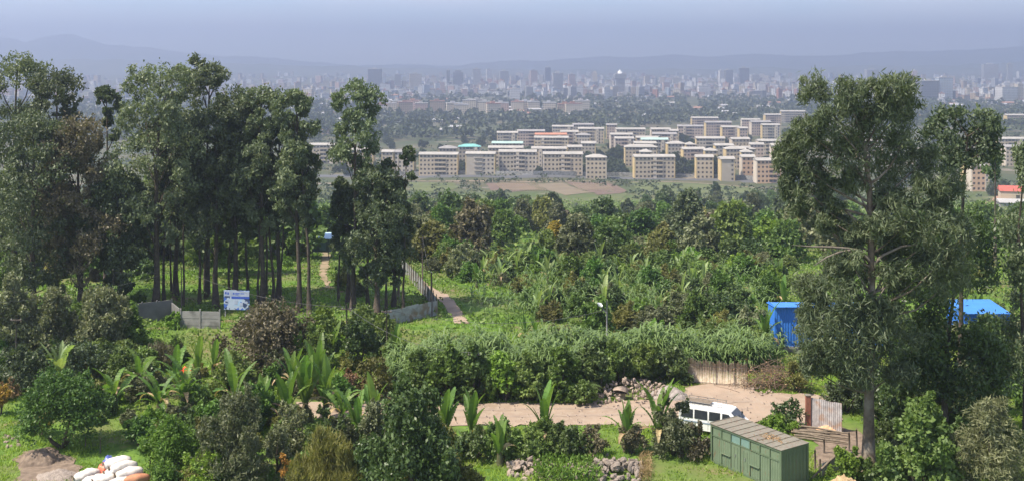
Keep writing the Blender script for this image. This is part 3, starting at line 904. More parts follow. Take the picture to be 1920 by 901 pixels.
def plant_tree(name, label, base, path, cl, limbs, r0, leaf, bark, rg, L=.36, W=.13, nsub=10, nleaf=26, mode='droop', group=None, cat='tree', sub=.36):
    root = thing(name, label, cat, base, 0, group)
    obj('trunk', trunk_mesh('trunk', rg, path, r0, r0 * .18, limbs, bark), root)
    obj('crown', crown_mesh('crown', rg, cl, L, W, LM[leaf], nsub, nleaf, mode, sub), root)
    return root

# tall eucalyptus wood on the left: (u of base, distance, row of top, crown width px, where the crown starts, lean px, leaf, label)
EUC = [
 (25,118,108,150,.16,6,'euc','tall broad eucalyptus cut by the left edge of the picture'),
 (104,116,130,125,.12,2,'euc','tall bushy eucalyptus, second from the left edge'),
 (62,110,215,150,.10,0,'eucd','lower dark eucalyptus in front of the two leftmost tall ones'),
 (198,125,158,52,.72,3,'euc','slim eucalyptus with a tiny isolated top left of the broad domed one'),
 (150,112,224,140,.14,-4,'eucb','bronze brown eucalyptus in front of the left wood'),
 (225,113,330,110,.12,0,'eucd','short dark eucalyptus beside the bronze one'),
 (292,114,122,165,.28,8,'euc','broad domed eucalyptus, highest of the left middle group'),
 (330,121,205,120,.34,0,'eucd','dark eucalyptus behind the broad domed one, right side'),
 (388,122,115,95,.80,4,'euc','slim eucalyptus with a small umbrella top in front of the white slab'),
 (405,117,200,120,.30,0,'eucd','thick-trunked dark eucalyptus left of the blue billboard'),
 (440,119,166,120,.30,4,'euc','rounded eucalyptus above the blue billboard'),
 (492,117,161,100,.32,-2,'euc','pale-topped eucalyptus right of the blue billboard'),
 (522,121,215,90,.38,0,'eucd','dark narrow eucalyptus between the pale-topped one and the outermost'),
 (560,115,166,84,.34,-6,'euc','eucalyptus with an uneven crown, second from the right of the main group'),
 (580,114,262,46,.50,-16,'eucd','straight bare-trunked eucalyptus at the right end of the main group'),
 (662,116,151,98,.52,10,'euc','lone tall eucalyptus with a high open crown right of the gap'),
 (706,114,318,112,.16,4,'eucd','dark dense conical eucalyptus under the lone tall one'),
 (652,120,345,56,.30,0,'eucd','dark smaller eucalyptus left of the lone tall one'),
 (738,118,335,62,.24,2,'eucd','narrow dark eucalyptus at the right end above the sheet fence'),
]
for i, (u, Y, vt, wpx, st, ln, leaf, lab) in enumerate(EUC):
    rg = np.random.default_rng(100 + i)
    b = gx(u, Y); H = HC - (vt - V0) / F * Y - b.z
    W = wpx / F * Y * 1.28
    n = 95 if st < .5 else 55 if st < .6 else 25
    path, cl, limbs = euc_column(rg, H, W, st, n, ln / F * Y, top=.62)
    dens = 26 if leaf != 'euc' else 24
    plant_tree('eucalyptus_tree', lab, b, path, cl, limbs, .16 + .0012 * wpx, leaf, M_BARKD, rg, .36, .13, 9, int(dens * .95), group='tall eucalyptus wood')
# young pole trees between them, bare below, small tuft above
POLES = [(308,118),(322,123),(343,117),(374,119),(384,125),(430,124),(464,121),(484,118),(499,124),(512,119),(526,126),(635,121),(690,118),(724,117),(756,116)]
for i, (u, Y) in enumerate(POLES):
    rg = np.random.default_rng(300 + i)
    b = gx(u, Y); H = rg.uniform(13, 18); ln = rg.uniform(-.9, .9)
    path, cl, limbs = euc_column(rg, H, 2.6, .52, 8, ln)
    plant_tree('young_eucalyptus', f'slim bare-stemmed young eucalyptus, {ordn(i)} of the thin stems from the left', b, path, cl, limbs, .13 + .05 * (i % 3 == 0), 'eucd', M_BARKD, rg, .38, .16, 8, 16, group='thin young eucalyptus stems')
# bare dead tree at the right end of the wood
def bare_tree(u, Y, vt, lab):
    rg = np.random.default_rng(55); b = gx(u, Y); H = HC - (vt - V0) / F * Y - b.z
    root = thing('dead_tree', lab, 'tree', b)
    path = [(.15 * math.sin(i * 1.1), 0, H * i / 7) for i in range(8)]
    limbs = []
    for k in range(16):
        t = .35 + .6 * k / 16; a = k * 2.4
        limbs.append((t, (math.cos(a) * (1.9 - t) * 1.3, math.sin(a) * 1.2, H * t + rg.uniform(1, 2.2)), .045))
    obj('trunk', trunk_mesh('trunk', rg, path, .13, .02, limbs, M_BARK), root)
bare_tree(746, 121, 292, 'leafless pale tree at the right end of the tall wood')

# the large eucalyptus on the right and its neighbours: clumps placed by where they stand, each with its own depth
def clump_px(lst, Y, base, dseed):
    rg = np.random.default_rng(dseed)
    out = []
    for (u, v, ru, rv) in lst:
        dy = rg.uniform(-1, 1) * ru / F * Y * 1.1
        p = P(u, v, Y) - Vector(base); rx = ru / F * Y
        out.append((p.x, dy, p.z, rx, rx * 1.05, rv / F * Y))
    return out
def big_euc():
    Y = 69.0; base = gx(1628, Y)
    L = [(1535,175,34,36),(1580,178,36,36),(1628,172,38,30),(1672,165,36,26),(1700,205,34,38),(1650,215,44,40),(1595,225,44,42),(1545,228,40,42),(1505,246,32,34),
         (1490,288,26,36),(1530,290,36,40),(1580,285,42,42),(1635,270,44,42),(1690,268,42,42),(1735,300,36,42),(1500,336,26,34),(1548,345,36,36),(1600,338,32,32),
         (1680,330,46,42),(1730,352,44,44),(1775,390,38,44),(1700,395,44,40),(1560,392,34,30),(1665,372,30,26),(1745,425,48,42),(1800,440,34,44),(1700,445,38,34),
         (1575,420,30,22),(1540,420,24,20),
         (1555,545,52,40),(1525,575,36,32),(1600,575,46,40),(1650,585,44,40),(1700,560,50,44),(1530,630,44,40),(1585,635,50,42),(1640,650,46,40),(1700,640,50,46),
         (1515,680,24,24),(1550,690,38,24),(1600,700,36,22),(1680,700,40,30),(1740,500,44,40),(1780,520,40,44),(1560,500,34,24),(1670,510,40,28),(1610,520,34,22),(1525,612,40,40),(1545,590,50,42),(1610,600,52,40),(1525,536,30,26),(1600,440,30,20),(1660,450,36,26),(1580,478,40,22),(1690,480,40,30),(1474,300,20,32),(1480,352,20,30),(1505,392,24,26),(1785,345,34,34),(1640,420,26,20),(1600,455,20,14),(1760,470,40,30),(1570,665,48,36),(1640,620,44,40),(1530,660,36,30),(1620,690,40,26)]
    rg = np.random.default_rng(71)
    cl = clump_px(L, Y, base, 72)
    tp = [(1628,895),(1629,800),(1630,700),(1634,600),(1634,500),(1632,420),(1630,350),(1622,290),(1612,230),(1606,180)]
    path = [tuple(P(u, v, Y) - Vector(base)) for u, v in tp]
    limbs = []
    for c, (u, v, a, b) in zip(cl, L):
        t0 = np.interp(min(890, v + (60 if v < 520 else 22) + abs(u - 1630) * .30), [180,230,290,350,420,500,600,700,800,895], np.arange(9, -1, -1) / 9.0)
        limbs.append((float(max(.12, t0)), c[:3], .085 if v > 330 else .10))
    root = thing('large_eucalyptus', 'large open-crowned eucalyptus with a bare lower trunk behind the green container', 'tree', base)
    obj('trunk', trunk_mesh('trunk', rg, path, .36, .07, limbs, M_BARK, 10), root)
    obj('crown', crown_mesh('crown', rg, [(c[0], c[1], c[2], c[3] * k_, c[4] * k_, c[5] * k_) for c, k_ in zip(cl, rg.uniform(.74, 1.12, len(cl)))], .46, .060, LM['euc'], 26, 45, 'droop', .34), root)
    mb = MB()                                   # bleached bare boughs reaching left
    def w(*pts): return [P(u, v, Y + d) - Vector(base) for u, v, d in pts]
    mb.tube(w((1632,488,0),(1612,470,-.5),(1590,466,-.9),(1560,463,-1.2),(1520,462,-1.4),(1485,459,-1.5)), [.13,.11,.09,.07,.05,.02], 6)
    mb.tube(w((1600,468,-.8),(1575,472,-1.4),(1550,482,-2),(1525,498,-2.3)), [.08,.07,.05,.02], 5)
    mb.tube(w((1632,500,0),(1618,494,-1),(1606,480,-1.6),(1596,472,-1.8)), [.08,.06,.05,.03], 5)
    mb.tube(w((1634,500,0),(1655,478,-.5),(1690,462,-1),(1720,458,-1.2)), [.12,.1,.07,.03], 6)
    mb.build('bare_bough', mat('bleached_wood', (.17,.145,.115), (.12,.10,.08), 4, .9), root)
big_euc()
def px_tree(name, lab, u, Y, L, tp, leaf, r0, Lf, Wf, nsub, nleaf, seed, mode='droop', bark=M_BARKD, group=None, sub=.4):
    base = gx(u, Y); rg = np.random.default_rng(seed)
    cl = clump_px(L, Y, base, seed + 1)
    path = [tuple(P(a, b, Y) - Vector(base)) for a, b in tp]
    path[0] = (path[0][0], 0, 0)
    zs = [p[2] for p in path]
    limbs = [(float(np.clip(np.interp(c[2] - .6 * c[5] - abs(c[0]) * .4, zs, np.linspace(0, 1, len(zs))), .1, .97)), c[:3], .06) for c in cl]
    root = thing(name, lab, 'tree', base, 0, group)
    obj('trunk', trunk_mesh('trunk', rg, path, r0, r0 * .2, limbs, bark), root)
    obj('crown', crown_mesh('crown', rg, cl, Lf, Wf, LM[leaf], nsub, nleaf, mode, sub), root)
    return root
px_tree('rounded_tree', 'flat rounded tree crown standing free right of the large eucalyptus', 1800, 84,
        [(1765,240,26,24),(1800,218,34,20),(1840,222,30,22),(1866,245,20,22),(1775,270,26,22),(1820,258,34,26),(1850,275,22,20),(1795,298,28,18),(1835,298,20,14),(1770,305,20,16)],
        [(1800,760),(1802,600),(1803,450),(1806,360),(1812,290),(1815,250)], 'eucd', .22, .38, .14, 18, 30, 81, 'droop')
px_tree('round_topped_tree', 'small round dark tree between the rounded crown and the right edge', 1866, 150,
        [(1860,290,14,14),(1872,300,14,16),(1862,315,16,16),(1872,330,12,12)], [(1866,480),(1866,400),(1866,340),(1866,300)], 'dark', .2, .45, .22, 10, 26, 83, 'droop')
px_tree('edge_tree', 'dark thin-leaved tree cut by the right edge', 1925, 76,
        [(1915,300,16,26),(1925,340,20,26),(1905,430,30,40),(1925,480,40,50),(1908,500,24,36),(1925,570,28,44),(1900,635,34,36),(1920,660,40,46),(1885,690,38,40)],
        [(1925,820),(1922,700),(1915,560),(1910,430),(1920,320)], 'euc', .2, .36, .09, 24, 36, 85, 'droop')
px_tree('dark_leafy_tree', 'dark dense tree filling the space right of the large eucalyptus trunk', 1770, 75,
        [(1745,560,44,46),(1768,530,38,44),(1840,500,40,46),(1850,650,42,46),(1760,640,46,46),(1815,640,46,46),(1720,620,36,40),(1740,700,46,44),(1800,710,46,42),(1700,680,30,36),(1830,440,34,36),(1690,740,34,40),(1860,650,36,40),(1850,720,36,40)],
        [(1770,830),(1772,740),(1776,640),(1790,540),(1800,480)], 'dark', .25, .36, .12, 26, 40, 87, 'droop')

# ---- shrubs and small trees of the foreground
def dome(rg, w, h, n, low=.15):
    cl = []
    for k in range(n // 2):                  # loose shoots breaking the outline
        t = rg.uniform(.2, 1.0); a = rg.uniform(0, 6.283); s = w * rg.uniform(.06, .11)
        cl.append((w * .47 * t * math.cos(a), w * .47 * t * math.sin(a), h * (1.0 - .55 * t * t) * rg.uniform(.75, 1.0), s, s, s * 1.6))
    for k in range(n):
        t = rg.uniform(0, 1) ** .7
        a = rg.uniform(0, 6.283)
        z = h * (low + (1 - low) * (1 - t * t) * rg.uniform(.35, .86))
        rr = w / 2 * t * .72
        s = w * rg.uniform(.15, .24)
        cl.append((rr * math.cos(a), rr * math.sin(a), max(z, s * .6), s, s, min(s * .9, h * .30)))
    return cl
def shrub(lab, u, vb, vt, wpx, leaf, L=.24, W=.11, n=12, nsub=9, nleaf=22, mode='out', name='shrub', cat='shrub', seed=0, group=None, low=.12, Y=None, sub=.36, stems=4, dm=1.0):
    b = G(u, vb) if Y is None else gx(u, Y)
    Y = b.y
    h = HC - (vt - V0) / F * Y - b.z; w = wpx / F * Y
    rg = np.random.default_rng(1000 + seed)
    cl = dome(rg, w, h, n, low)
    root = thing(name, lab, cat, b, 0, group)
    mb = MB()
    for k in range(stems):
        c = cl[k % len(cl)]
        mb.tube(limb_path((rg.uniform(-.1, .1), rg.uniform(-.1, .1), -.1), c[:3], rg, .2), [.05 * h / 2 + .02, .05 * h / 2, .04 * h / 2, .02, .01], 5)
    mb.build('stem' if cat == 'shrub' else 'trunk', M_BARKD, root)
    obj('foliage' if cat == 'shrub' else 'crown', crown_mesh('foliage', rg, cl, L, W, LM[leaf], nsub, nleaf, mode, sub), root)
    return root
SH = [
 # label, u, base row, top row, width px, leaf, kwargs
 ('dense dark green round tree with a short trunk on the left lawn',118,838,692,190,'citrus',dict(n=26,nsub=14,nleaf=30,name='small_tree',cat='tree',low=.34,L=.2,W=.10)),
 ('small yellow-leaved shrub at the left foot of the round tree',74,815,764,62,'yellow',dict(n=8,L=.22,W=.12)),
 ('orange yellow shrub cut by the left edge',4,778,718,50,'orange',dict(n=8,L=.22,W=.12)),
 ('dry pinkish shrub behind the orange one at the left edge',18,748,708,50,'dry',dict(n=7,L=.22,W=.06)),
 ('bright green feathery round shrub above the sacks',318,888,776,130,'bright',dict(n=22,nsub=12,nleaf=28,L=.2,W=.07)),
 ('glossy dark shrub left of the bright green feathery one',262,835,778,70,'citrus',dict(n=10)),
 ('bushy green shrub at the bottom between sacks and grey tree',390,915,845,110,'bright',dict(n=14,nsub=10,nleaf=26,L=.2,W=.07)),
 ('grey-green feathery small tree in the bottom left thicket',440,905,722,140,'feather',dict(n=26,nsub=14,nleaf=30,name='small_tree',cat='tree',L=.26,W=.06,mode='droop')),
 ('low grey shrub right of the grey-green feathery tree',520,880,800,90,'feather',dict(n=12,L=.22,W=.07)),
 ('olive grassy bush at the bottom edge left of the dark broad tree',608,930,822,150,'olive',dict(n=16,nsub=14,nleaf=34,L=.42,W=.04,mode='up',low=.1)),
 ('reddish orange leaved shrub beside the olive grassy bush',535,915,852,40,'orange',dict(n=4,nsub=6,nleaf=12,L=.22,W=.08,stems=7)),
 ('large dark broadleaf tree at the bottom centre',772,940,718,190,'dark',dict(n=34,nsub=15,nleaf=30,name='small_tree',cat='tree',L=.26,W=.12,mode='droop',low=.12)),
 ('bushy top shoot left of the large dark broadleaf tree',705,870,738,80,'feather',dict(n=14,L=.24,W=.08)),
 ('hedge bush right of the dark broadleaf tree, leftmost piece',893,858,788,84,'dark',dict(n=10)),
 ('dark hedge bush with enset leaves rising from it',945,856,790,90,'mid',dict(n=12)),
 ('bright-topped hedge bush beside the tall enset on the road verge',1008,856,786,96,'mid',dict(n=13)),
 ('trimmed dark hedge bush in the middle of the road verge',1066,856,790,88,'dark',dict(n=12)),
 ('hedge bush with a dry brown right end beside the grass gap',1112,854,796,64,'brown',dict(n=9,L=.22,W=.07)),
 ('brown-stemmed bush under the upright enset right of the grass gap',1190,850,796,70,'brown',dict(n=10,L=.22,W=.07)),
 ('grey brown bushy shrub hiding the back of the white van',1262,852,738,96,'feather',dict(n=16,nsub=12,nleaf=24,L=.22,W=.08)),
 ('dark low bush between the van and the container',1305,858,790,70,'brown',dict(n=10,L=.22,W=.07)),
 ('bronze leaved broad bush in front of the blue billboard',500,688,572,190,'brown',dict(n=24,nsub=13,nleaf=28,L=.26,W=.13)),
 ('grey-green pointed small tree at the left edge below the wood',22,668,520,120,'feather',dict(n=20,nsub=12,nleaf=28,name='small_tree',cat='tree',L=.3,W=.12,mode='droop')),
 ('grey-green pale-tipped tree second from the left edge below the wood',95,662,538,110,'feather',dict(n=20,nsub=12,nleaf=28,name='small_tree',cat='tree',L=.3,W=.12,mode='droop')),
 ('grey-green tree left of the concrete wall',190,660,534,115,'feather',dict(n=20,nsub=12,nleaf=28,name='small_tree',cat='tree',L=.3,W=.12,mode='droop')),
 ('dark shrub under the grey-green trees by the left edge',40,735,632,120,'eucd',dict(n=14,L=.28,W=.11)),
 ('dark shrub with pale twigs right of the left-edge one',150,715,634,120,'eucd',dict(n=14,L=.28,W=.11)),
 ('green shrub behind the red flower plant',235,718,640,100,'mid',dict(n=12,L=.26,W=.11)),
 ('small bright shrub alone on the lawn by the plank wall',331,614,581,42,'bright',dict(n=8,L=.24,W=.12)),
 ('dry brown low scrub on the slope below the plank wall',305,690,640,90,'brown',dict(n=12,L=.24,W=.05,mode='up')),
 ('leafy green shrub right of the bronze bush',600,690,590,80,'mid',dict(n=14,L=.28,W=.13)),
 ('broad dark green shrub below the two thin poles',672,692,592,90,'dark',dict(n=14,L=.28,W=.14)),
 ('dark green shrub in front of the sheet fence corner',720,668,588,70,'mid',dict(n=12,L=.28,W=.13)),
 ('mid green shrub below the bronze bush',430,745,664,100,'mid',dict(n=13,L=.26,W=.11)),
 ('tangled green shrub between the two enset groups',480,800,705,90,'citrus',dict(n=13,L=.24,W=.1)),
 ('pale grey shrub in the lower middle of the thicket',545,850,755,90,'feather',dict(n=13,L=.24,W=.07)),
 ('dark shrub at the foot of the upright enset group',610,860,760,90,'dark',dict(n=13,L=.24,W=.1)),
 ('reddish leaved shrub beside the road left end',655,745,695,60,'red',dict(n=9,L=.22,W=.1)),
 ('olive shrub behind the reddish one',700,742,668,90,'olive',dict(n=12,L=.26,W=.09)),
 ('dark shrub at the foot of the drooping banana',350,840,770,70,'dark',dict(n=10,L=.24,W=.1)),
 ('low shrub overhanging the palm by the stone heap',1096,758,712,60,'mid',dict(n=8,L=.26,W=.1)),
 ('dark twiggy shrub before the sheet screen',1480,800,744,70,'dark',dict(n=9,nsub=7,nleaf=16,L=.24,W=.09)),
 ('leafy green shrub at the corner of the container yard',1588,905,838,80,'bright',dict(n=10,L=.22,W=.13)),
 ('low green weeds along the road by the container',1455,812,782,80,'bright',dict(n=9,L=.24,W=.11)),
 ('broadleaf bright bush right of the large eucalyptus trunk',1730,935,738,150,'mid',dict(n=26,nsub=12,nleaf=22,L=.28,W=.2)),
 ('dry olive brown scrub in the bottom right corner',1862,945,742,165,'feather',dict(n=26,nsub=12,nleaf=26,L=.34,W=.05,mode='out')),
 ('yellow-green sprig on top of the dry scrub',1842,800,752,50,'olive',dict(n=6,L=.28,W=.04,mode='up')),
 ('leafy shrub left of the blue shed',1418,672,606,60,'mid',dict(n=10,L=.28,W=.12)),
 ('rounded bush above the cane behind the gate',1330,668,598,80,'mid',dict(n=12,L=.28,W=.12)),
 ('green bush at the right end of the cane by the brush heap',1498,735,672,60,'olive',dict(n=9,L=.26,W=.08)),
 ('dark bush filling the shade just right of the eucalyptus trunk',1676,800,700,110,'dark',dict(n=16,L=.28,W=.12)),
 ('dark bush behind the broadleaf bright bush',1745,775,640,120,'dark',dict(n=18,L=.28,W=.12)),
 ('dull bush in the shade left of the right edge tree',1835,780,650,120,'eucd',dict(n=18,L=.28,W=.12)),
 ('leafy shrub hiding the foot of the large eucalyptus trunk',1650,915,858,80,'mid',dict(n=12,L=.26,W=.13)),
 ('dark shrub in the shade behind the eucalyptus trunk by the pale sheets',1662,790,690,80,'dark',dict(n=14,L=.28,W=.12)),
 ('dull green shrub overhanging the yard left of the eucalyptus trunk',1585,770,690,90,'eucd',dict(n=14,L=.28,W=.11)),
 ('tangled shrub in front of the far blue shed',1850,650,592,110,'mid',dict(n=14,L=.28,W=.12)),
 ('dim green shrub right of the bright broadleaf bush',1795,900,790,90,'dark',dict(n=12,L=.26,W=.12)),
]
for i, (lab, u, vb, vt, w, leaf, kw) in enumerate(SH):
    shrub(lab, u, vb, vt, w, leaf, seed=i, **kw)

# ---- enset and banana plants: every leaf its own part
def leaf_blade(name, L, W, arch, tat, seed, m):
    rg = random.Random(seed)
    n = 12
    def mid(t):
        ang = arch * t ** 1.6
        # integrate direction
        return ang
    x = z = 0.0; pts = []
    for i in range(n + 1):
        t = i / n
        pts.append((x, z, mid(t)))
        x += math.sin(mid(t)) * L / n; z += math.cos(mid(t)) * L / n
    V, Fc, T = [], [], []
    def wid(t):
        if t < .14: return .03 + .05 * t
        s = (t - .14) / .86
        return W / 2 * (math.sin(math.pi * min(1, s * .93 + .05)) ** .62)
    def pt(i, side, k):
        t = i / n; w = wid(t) * k; px_, pz, a = pts[i]
        nx, nz = -math.cos(a), math.sin(a)            # blade normal, up and inwards
        lift = .32 * w
        return (px_ + nx * lift, side * w, pz + nz * lift)
    for i in range(n):
        for side in (-1, 1):
            g = tat * rg.uniform(0, .5) if i > 2 else 0
            k0, k1 = 1 - tat * rg.uniform(0, .45), 1 - tat * rg.uniform(0, .45)
            a, b = (pts[i][0], 0, pts[i][1]), (pts[i + 1][0], 0, pts[i + 1][1])
            c, d = pt(i + 1, side, k1), pt(i, side, k0)
            if g: c = tuple(c[q] + (d[q] - c[q]) * g for q in range(3))
            bs = len(V); V += [a, b, c, d]
            Fc.append((bs, bs + 1, bs + 2, bs + 3) if side > 0 else (bs, bs + 3, bs + 2, bs + 1))
            tt = rg.uniform(.2, .8); T += [tt * .6 + .4, tt * .6 + .4, tt, tt]
    me = npmesh(name, np.array(V), np.array(Fc), m, np.array(T))
    return me
ENS = [leaf_blade('leaf', 3.0, .66, .35, .25, 1, LM['enset']), leaf_blade('leaf', 3.1, .60, .75, .45, 2, LM['enset']), leaf_blade('leaf', 2.7, .58, 1.3, .7, 3, LM['enset']),
       leaf_blade('leaf', 2.5, .48, 1.95, .95, 4, LM['enset']), leaf_blade('leaf', 2.8, .62, .15, .12, 5, LM['enset'])]
PALE = leafmat('leaf_pale_enset', (.115,.185,.075), (.165,.230,.110), .4)
ENSP = [leaf_blade('leaf', 3.0, .52, .6, .2, 11, PALE), leaf_blade('leaf', 2.9, .50, 1.2, .4, 12, PALE), leaf_blade('leaf', 3.0, .5, .3, .1, 13, PALE)]
DEADL = leafmat('leaf_dead_enset', (.20,.16,.10), (.28,.22,.14), .25)
ENSD = leaf_blade('dead_leaf', 2.2, .4, 2.4, .6, 15, DEADL)
_stem = None
def enset(lab, base, size=1.0, n=8, spread=.35, kind='up', seed=0, group='enset plants', name='enset_plant', dead=2, cat='plant'):
    global _stem
    rg = random.Random(500 + seed)
    root = thing(name, lab, cat, base, rg.uniform(0, 6.28), group)
    if _stem is None:
        mb = MB(); mb.tube([(0,0,-.2),(0,0,.25),(.02,0,.7),(.02,.01,1.15)], [.26,.24,.19,.10], 8)
        _stem = mb.mesh('stem', M_STEM)
    size *= 1.3 if kind == 'pale' else 1.16
    obj('stem', _stem, root, scale=(size,) * 3)
    for k in range(n):
        a = k * 2.4 + rg.uniform(-.3, .3)
        f = k / max(1, n - 1)
        tilt = .04 + spread * (f ** .9) * (.75 if kind == 'up' else 1) + rg.uniform(-.06, .10)
        if kind == 'pale': me = rg.choice(ENSP)
        elif kind == 'droop': me = ENS[rg.choice([1, 2, 2, 3])]
        else: me = ENS[rg.choice([0, 4, 0, 1] if f < .7 else [1, 2, 0])]
        s = size * rg.uniform(.62, 1.1) * (1 - .15 * f)
        # own axis: leaf bends towards +X of its frame
        o = obj('leaf', me, root, loc=(.06 * math.cos(a) * size, .06 * math.sin(a) * size, size * (.95 - .35 * f)), scale=(s,) * 3)
        o.rotation_euler = (Matrix.Rotation(a, 3, 'Z') @ Matrix.Rotation(tilt, 3, 'Y') @ Matrix.Rotation(rg.uniform(-.5, .5), 3, 'Z')).to_euler()
    for k in range(dead):
        a = rg.uniform(0, 6.28)
        o = obj('dead_leaf', ENSD, root, loc=(0, 0, .8 * size), scale=(size * .8,) * 3)
        o.rotation_euler = (Matrix.Rotation(a, 3, 'Z') @ Matrix.Rotation(.7, 3, 'Y')).to_euler()
    return root
EN = [
 # label, u, base row (or Y), size, n, spread, kind
 ('upright enset with three tall bright leaves behind the red flower',372,722,1.0,5,.2,'up'),
 ('sprawling banana clump with torn arching leaves in the left thicket',300,785,1.15,11,.75,'droop'),
 ('second sprawling banana clump right beside the first',345,770,1.1,10,.7,'droop'),
 ('thin-leaved banana clump at the left below the grey-green trees',112,725,.95,8,.6,'pale'),
 ('banana with drooping pale leaves left of the sprawling clump',215,770,1.0,8,.7,'droop'),
 ('tall upright enset, leftmost of the group by the road end',540,800,1.05,7,.32,'up'),
 ('tall upright enset with a bright paddle leaf in the group by the road end',572,790,1.15,8,.28,'up'),
 ('tall upright enset, rightmost of the group by the road end',612,785,1.12,8,.3,'up'),
 ('enset leaning right with a torn pale leaf beside the road end',640,800,1.05,7,.5,'droop'),
 ('dark enset below the tall group',490,800,.95,7,.5,'up'),
 ('enset standing at the very end of the dirt road',668,840,1.0,8,.35,'up'),
 ('single tall enset leaf plant in front of the sheet fence',745,690,.9,4,.12,'up'),
 ('enset with a dark torn leaf left of the utility pole',835,828,.95,6,.4,'up'),
 ('enset with one broad leaf below the utility pole',884,836,.9,4,.22,'up'),
 ('low enset half sunk in the hedge',937,872,.8,4,.35,'up'),
 ('tall enset in the middle of the road verge',1022,842,1.0,7,.3,'up'),
 ('upright enset left of the dry bush on the verge',1175,846,.95,6,.3,'up'),
 ('tallest enset of the verge, beside the van bush',1236,846,1.15,6,.2,'up'),
 ('small enset behind the cane top',985,640,.6,6,.5,'up'),
 ('pair of small enset leaves over the cane',1005,642,.55,5,.5,'up'),
 ('enset with one very tall leaf left of the blue shed',1434,664,1.1,4,.12,'up'),
 ('small enset in front of the far blue roof',1832,608,.8,5,.3,'up'),
 ('enset peeking above the shrubs left of the bronze bush',400,705,.8,5,.3,'up'),
 ('small enset between the bronze bush and the poles',622,672,.8,5,.3,'up'),
 ('dark enset rising behind the tall group by the road end',548,742,1.05,7,.35,'up'),
 ('bright enset behind the leaning one by the road end',596,748,1.15,7,.3,'up'),
 ('torn banana between the red flower and the tall group',440,775,1.1,8,.65,'droop'),
 ('banana clump just left of the red flower plant',262,742,1.05,8,.6,'droop'),
 ('low torn banana under the red flower',330,745,1.0,8,.7,'droop'),
 ('narrow enset at the road edge left of the dark broadleaf tree',702,815,1.0,6,.3,'up'),
 ('small enset by the thin poles',560,690,.8,5,.4,'up'),
]
for i, (lab, u, vb, s, n, sp, kd) in enumerate(EN):
    enset(lab, G(u, vb), s * (.98 if u < 700 else 1.0), n + (1 if u < 700 else 3), sp, kd, i)
rr = random.Random(9)
MIDE = []
while len(MIDE) < 44:
    u = rr.uniform(890, 1470); Y = rr.uniform(112, 146)
    if u < 960 and Y < 128: continue
    if all(abs(u - a) > 14 or abs(Y - b) > 5 for a, b in MIDE): MIDE.append((u, Y))
MIDE.sort()
for i, (u, Y) in enumerate(MIDE):
    enset(f'pale-leaved enset in the plantation below the thicket, {ordn(i)} from the left', gx(u, Y), rr.uniform(.5, .85), 7, .42, 'pale' if rr.random() < .75 else 'up', 60 + i, 'enset of the plantation below the thicket', dead=1)
# red canna flower
fl = thing('flower_plant', 'plant with a bright red flower head among the banana leaves', 'flower', G(345, 760))
mb = MB(); mb.tube([(0,0,0),(.03,0,1.5),(.06,0,2.6)], [.03,.025,.02], 5); mb.build('stem', M_STEM, fl)
rg = np.random.default_rng(3)
V, Q, T = leafquads(rg, rg.normal(size=(46, 3)) * [.13, .13, .11] + [.06, 0, 2.7], .22, .14); obj('petals', npmesh('petals', V, Q, LM['flower'], T), fl)
# fan palm by the stone heap
rg = np.random.default_rng(8)
pp = thing('small_palm', 'small palm with arching fronds left of the stone heap', 'palm', G(1098, 752))
mb = MB(); mb.tube([(0,0,-.1),(0,0,.5),(0,0,1.0)], [.12,.11,.09], 6); mb.build('trunk', M_BARKD, pp)
fr = []
for k in range(11):
    a = k * 2.4; L = rg.uniform(1.5, 2.1)
    V, Fc, T = [], [], []
    for j in range(14):
        t = j / 13; x = L * t * .75; z = L * (t * .75 - .75 * t * t)
        for s in (-1, 1):
            ll = .45 * math.sin(math.pi * (t * .8 + .15))
            b = len(V); V += [(x, 0, z), (x + .06, 0, z), (x + ll * .7, s * ll, z - .12 * ll), (x + ll * .66, s * ll, z - .12 * ll)]
            Fc.append((b, b+1, b+2, b+3)); T += [.5] * 4
    obj('frond', npmesh('frond', np.array(V), np.array(Fc), LM['cane'], np.array(T)), pp, loc=(0, 0, 1.0), rot=(0, 0, a))

# ---- tall cane (maize and napier grass) behind the road: one uncountable mass
def straps(rg, base, H, L, W, per, m, name):
    """stalks with arching strap leaves; base (n,3), H (n,)"""
    n = len(base)
    k = np.repeat(np.arange(n), per)
    t = np.tile(np.linspace(.30, 1.0, per), n) + rg.uniform(-.05, .05, n * per)
    root = base[k] + np.stack([np.zeros_like(t), np.zeros_like(t), H[k] * t], -1)
    a = rg.uniform(0, 6.283, len(k)); d = np.stack([np.cos(a), np.sin(a), 0 * a], -1)
    s = np.stack([-np.sin(a), np.cos(a), 0 * a], -1)
    l = L * rg.uniform(.7, 1.2, (len(k), 1)); up = rg.uniform(.45, 1.0, (len(k), 1))
    prof = [(0, 0, .5), (.33, .36, 1), (.66, .42, .8), (1.0, .12, .08)]
    Vs = []
    for (f, z, w) in prof:
        c = root + d * l * f * .75 + np.array([0, 0, 1]) * l * z * up
        Vs += [c - s * W * w / 2, c + s * W * w / 2]
    V = np.stack(Vs, 1).reshape(-1, 3)
    b = np.arange(len(k))[:, None] * 8
    Q = np.concatenate([b + np.array([[2*i, 2*i+1, 2*i+3, 2*i+2]]) for i in range(3)], 0)
    T = np.repeat(np.clip(rg.uniform(0, 1, len(k)) * .7 + .3 * t, 0, 1), 8)
    # stalks
    st = np.stack([base, base + np.array([.05, 0, 0]), base + np.stack([0*H + .03, 0*H, H], -1), base + np.stack([0*H, 0*H, H], -1)], 1).reshape(-1, 3)
    Q2 = np.arange(len(st)).reshape(-1, 4) + len(V)
    return npmesh(name, np.concatenate([V, st]), np.concatenate([Q, Q2]), m, np.concatenate([T, np.full(len(st), .2)]))
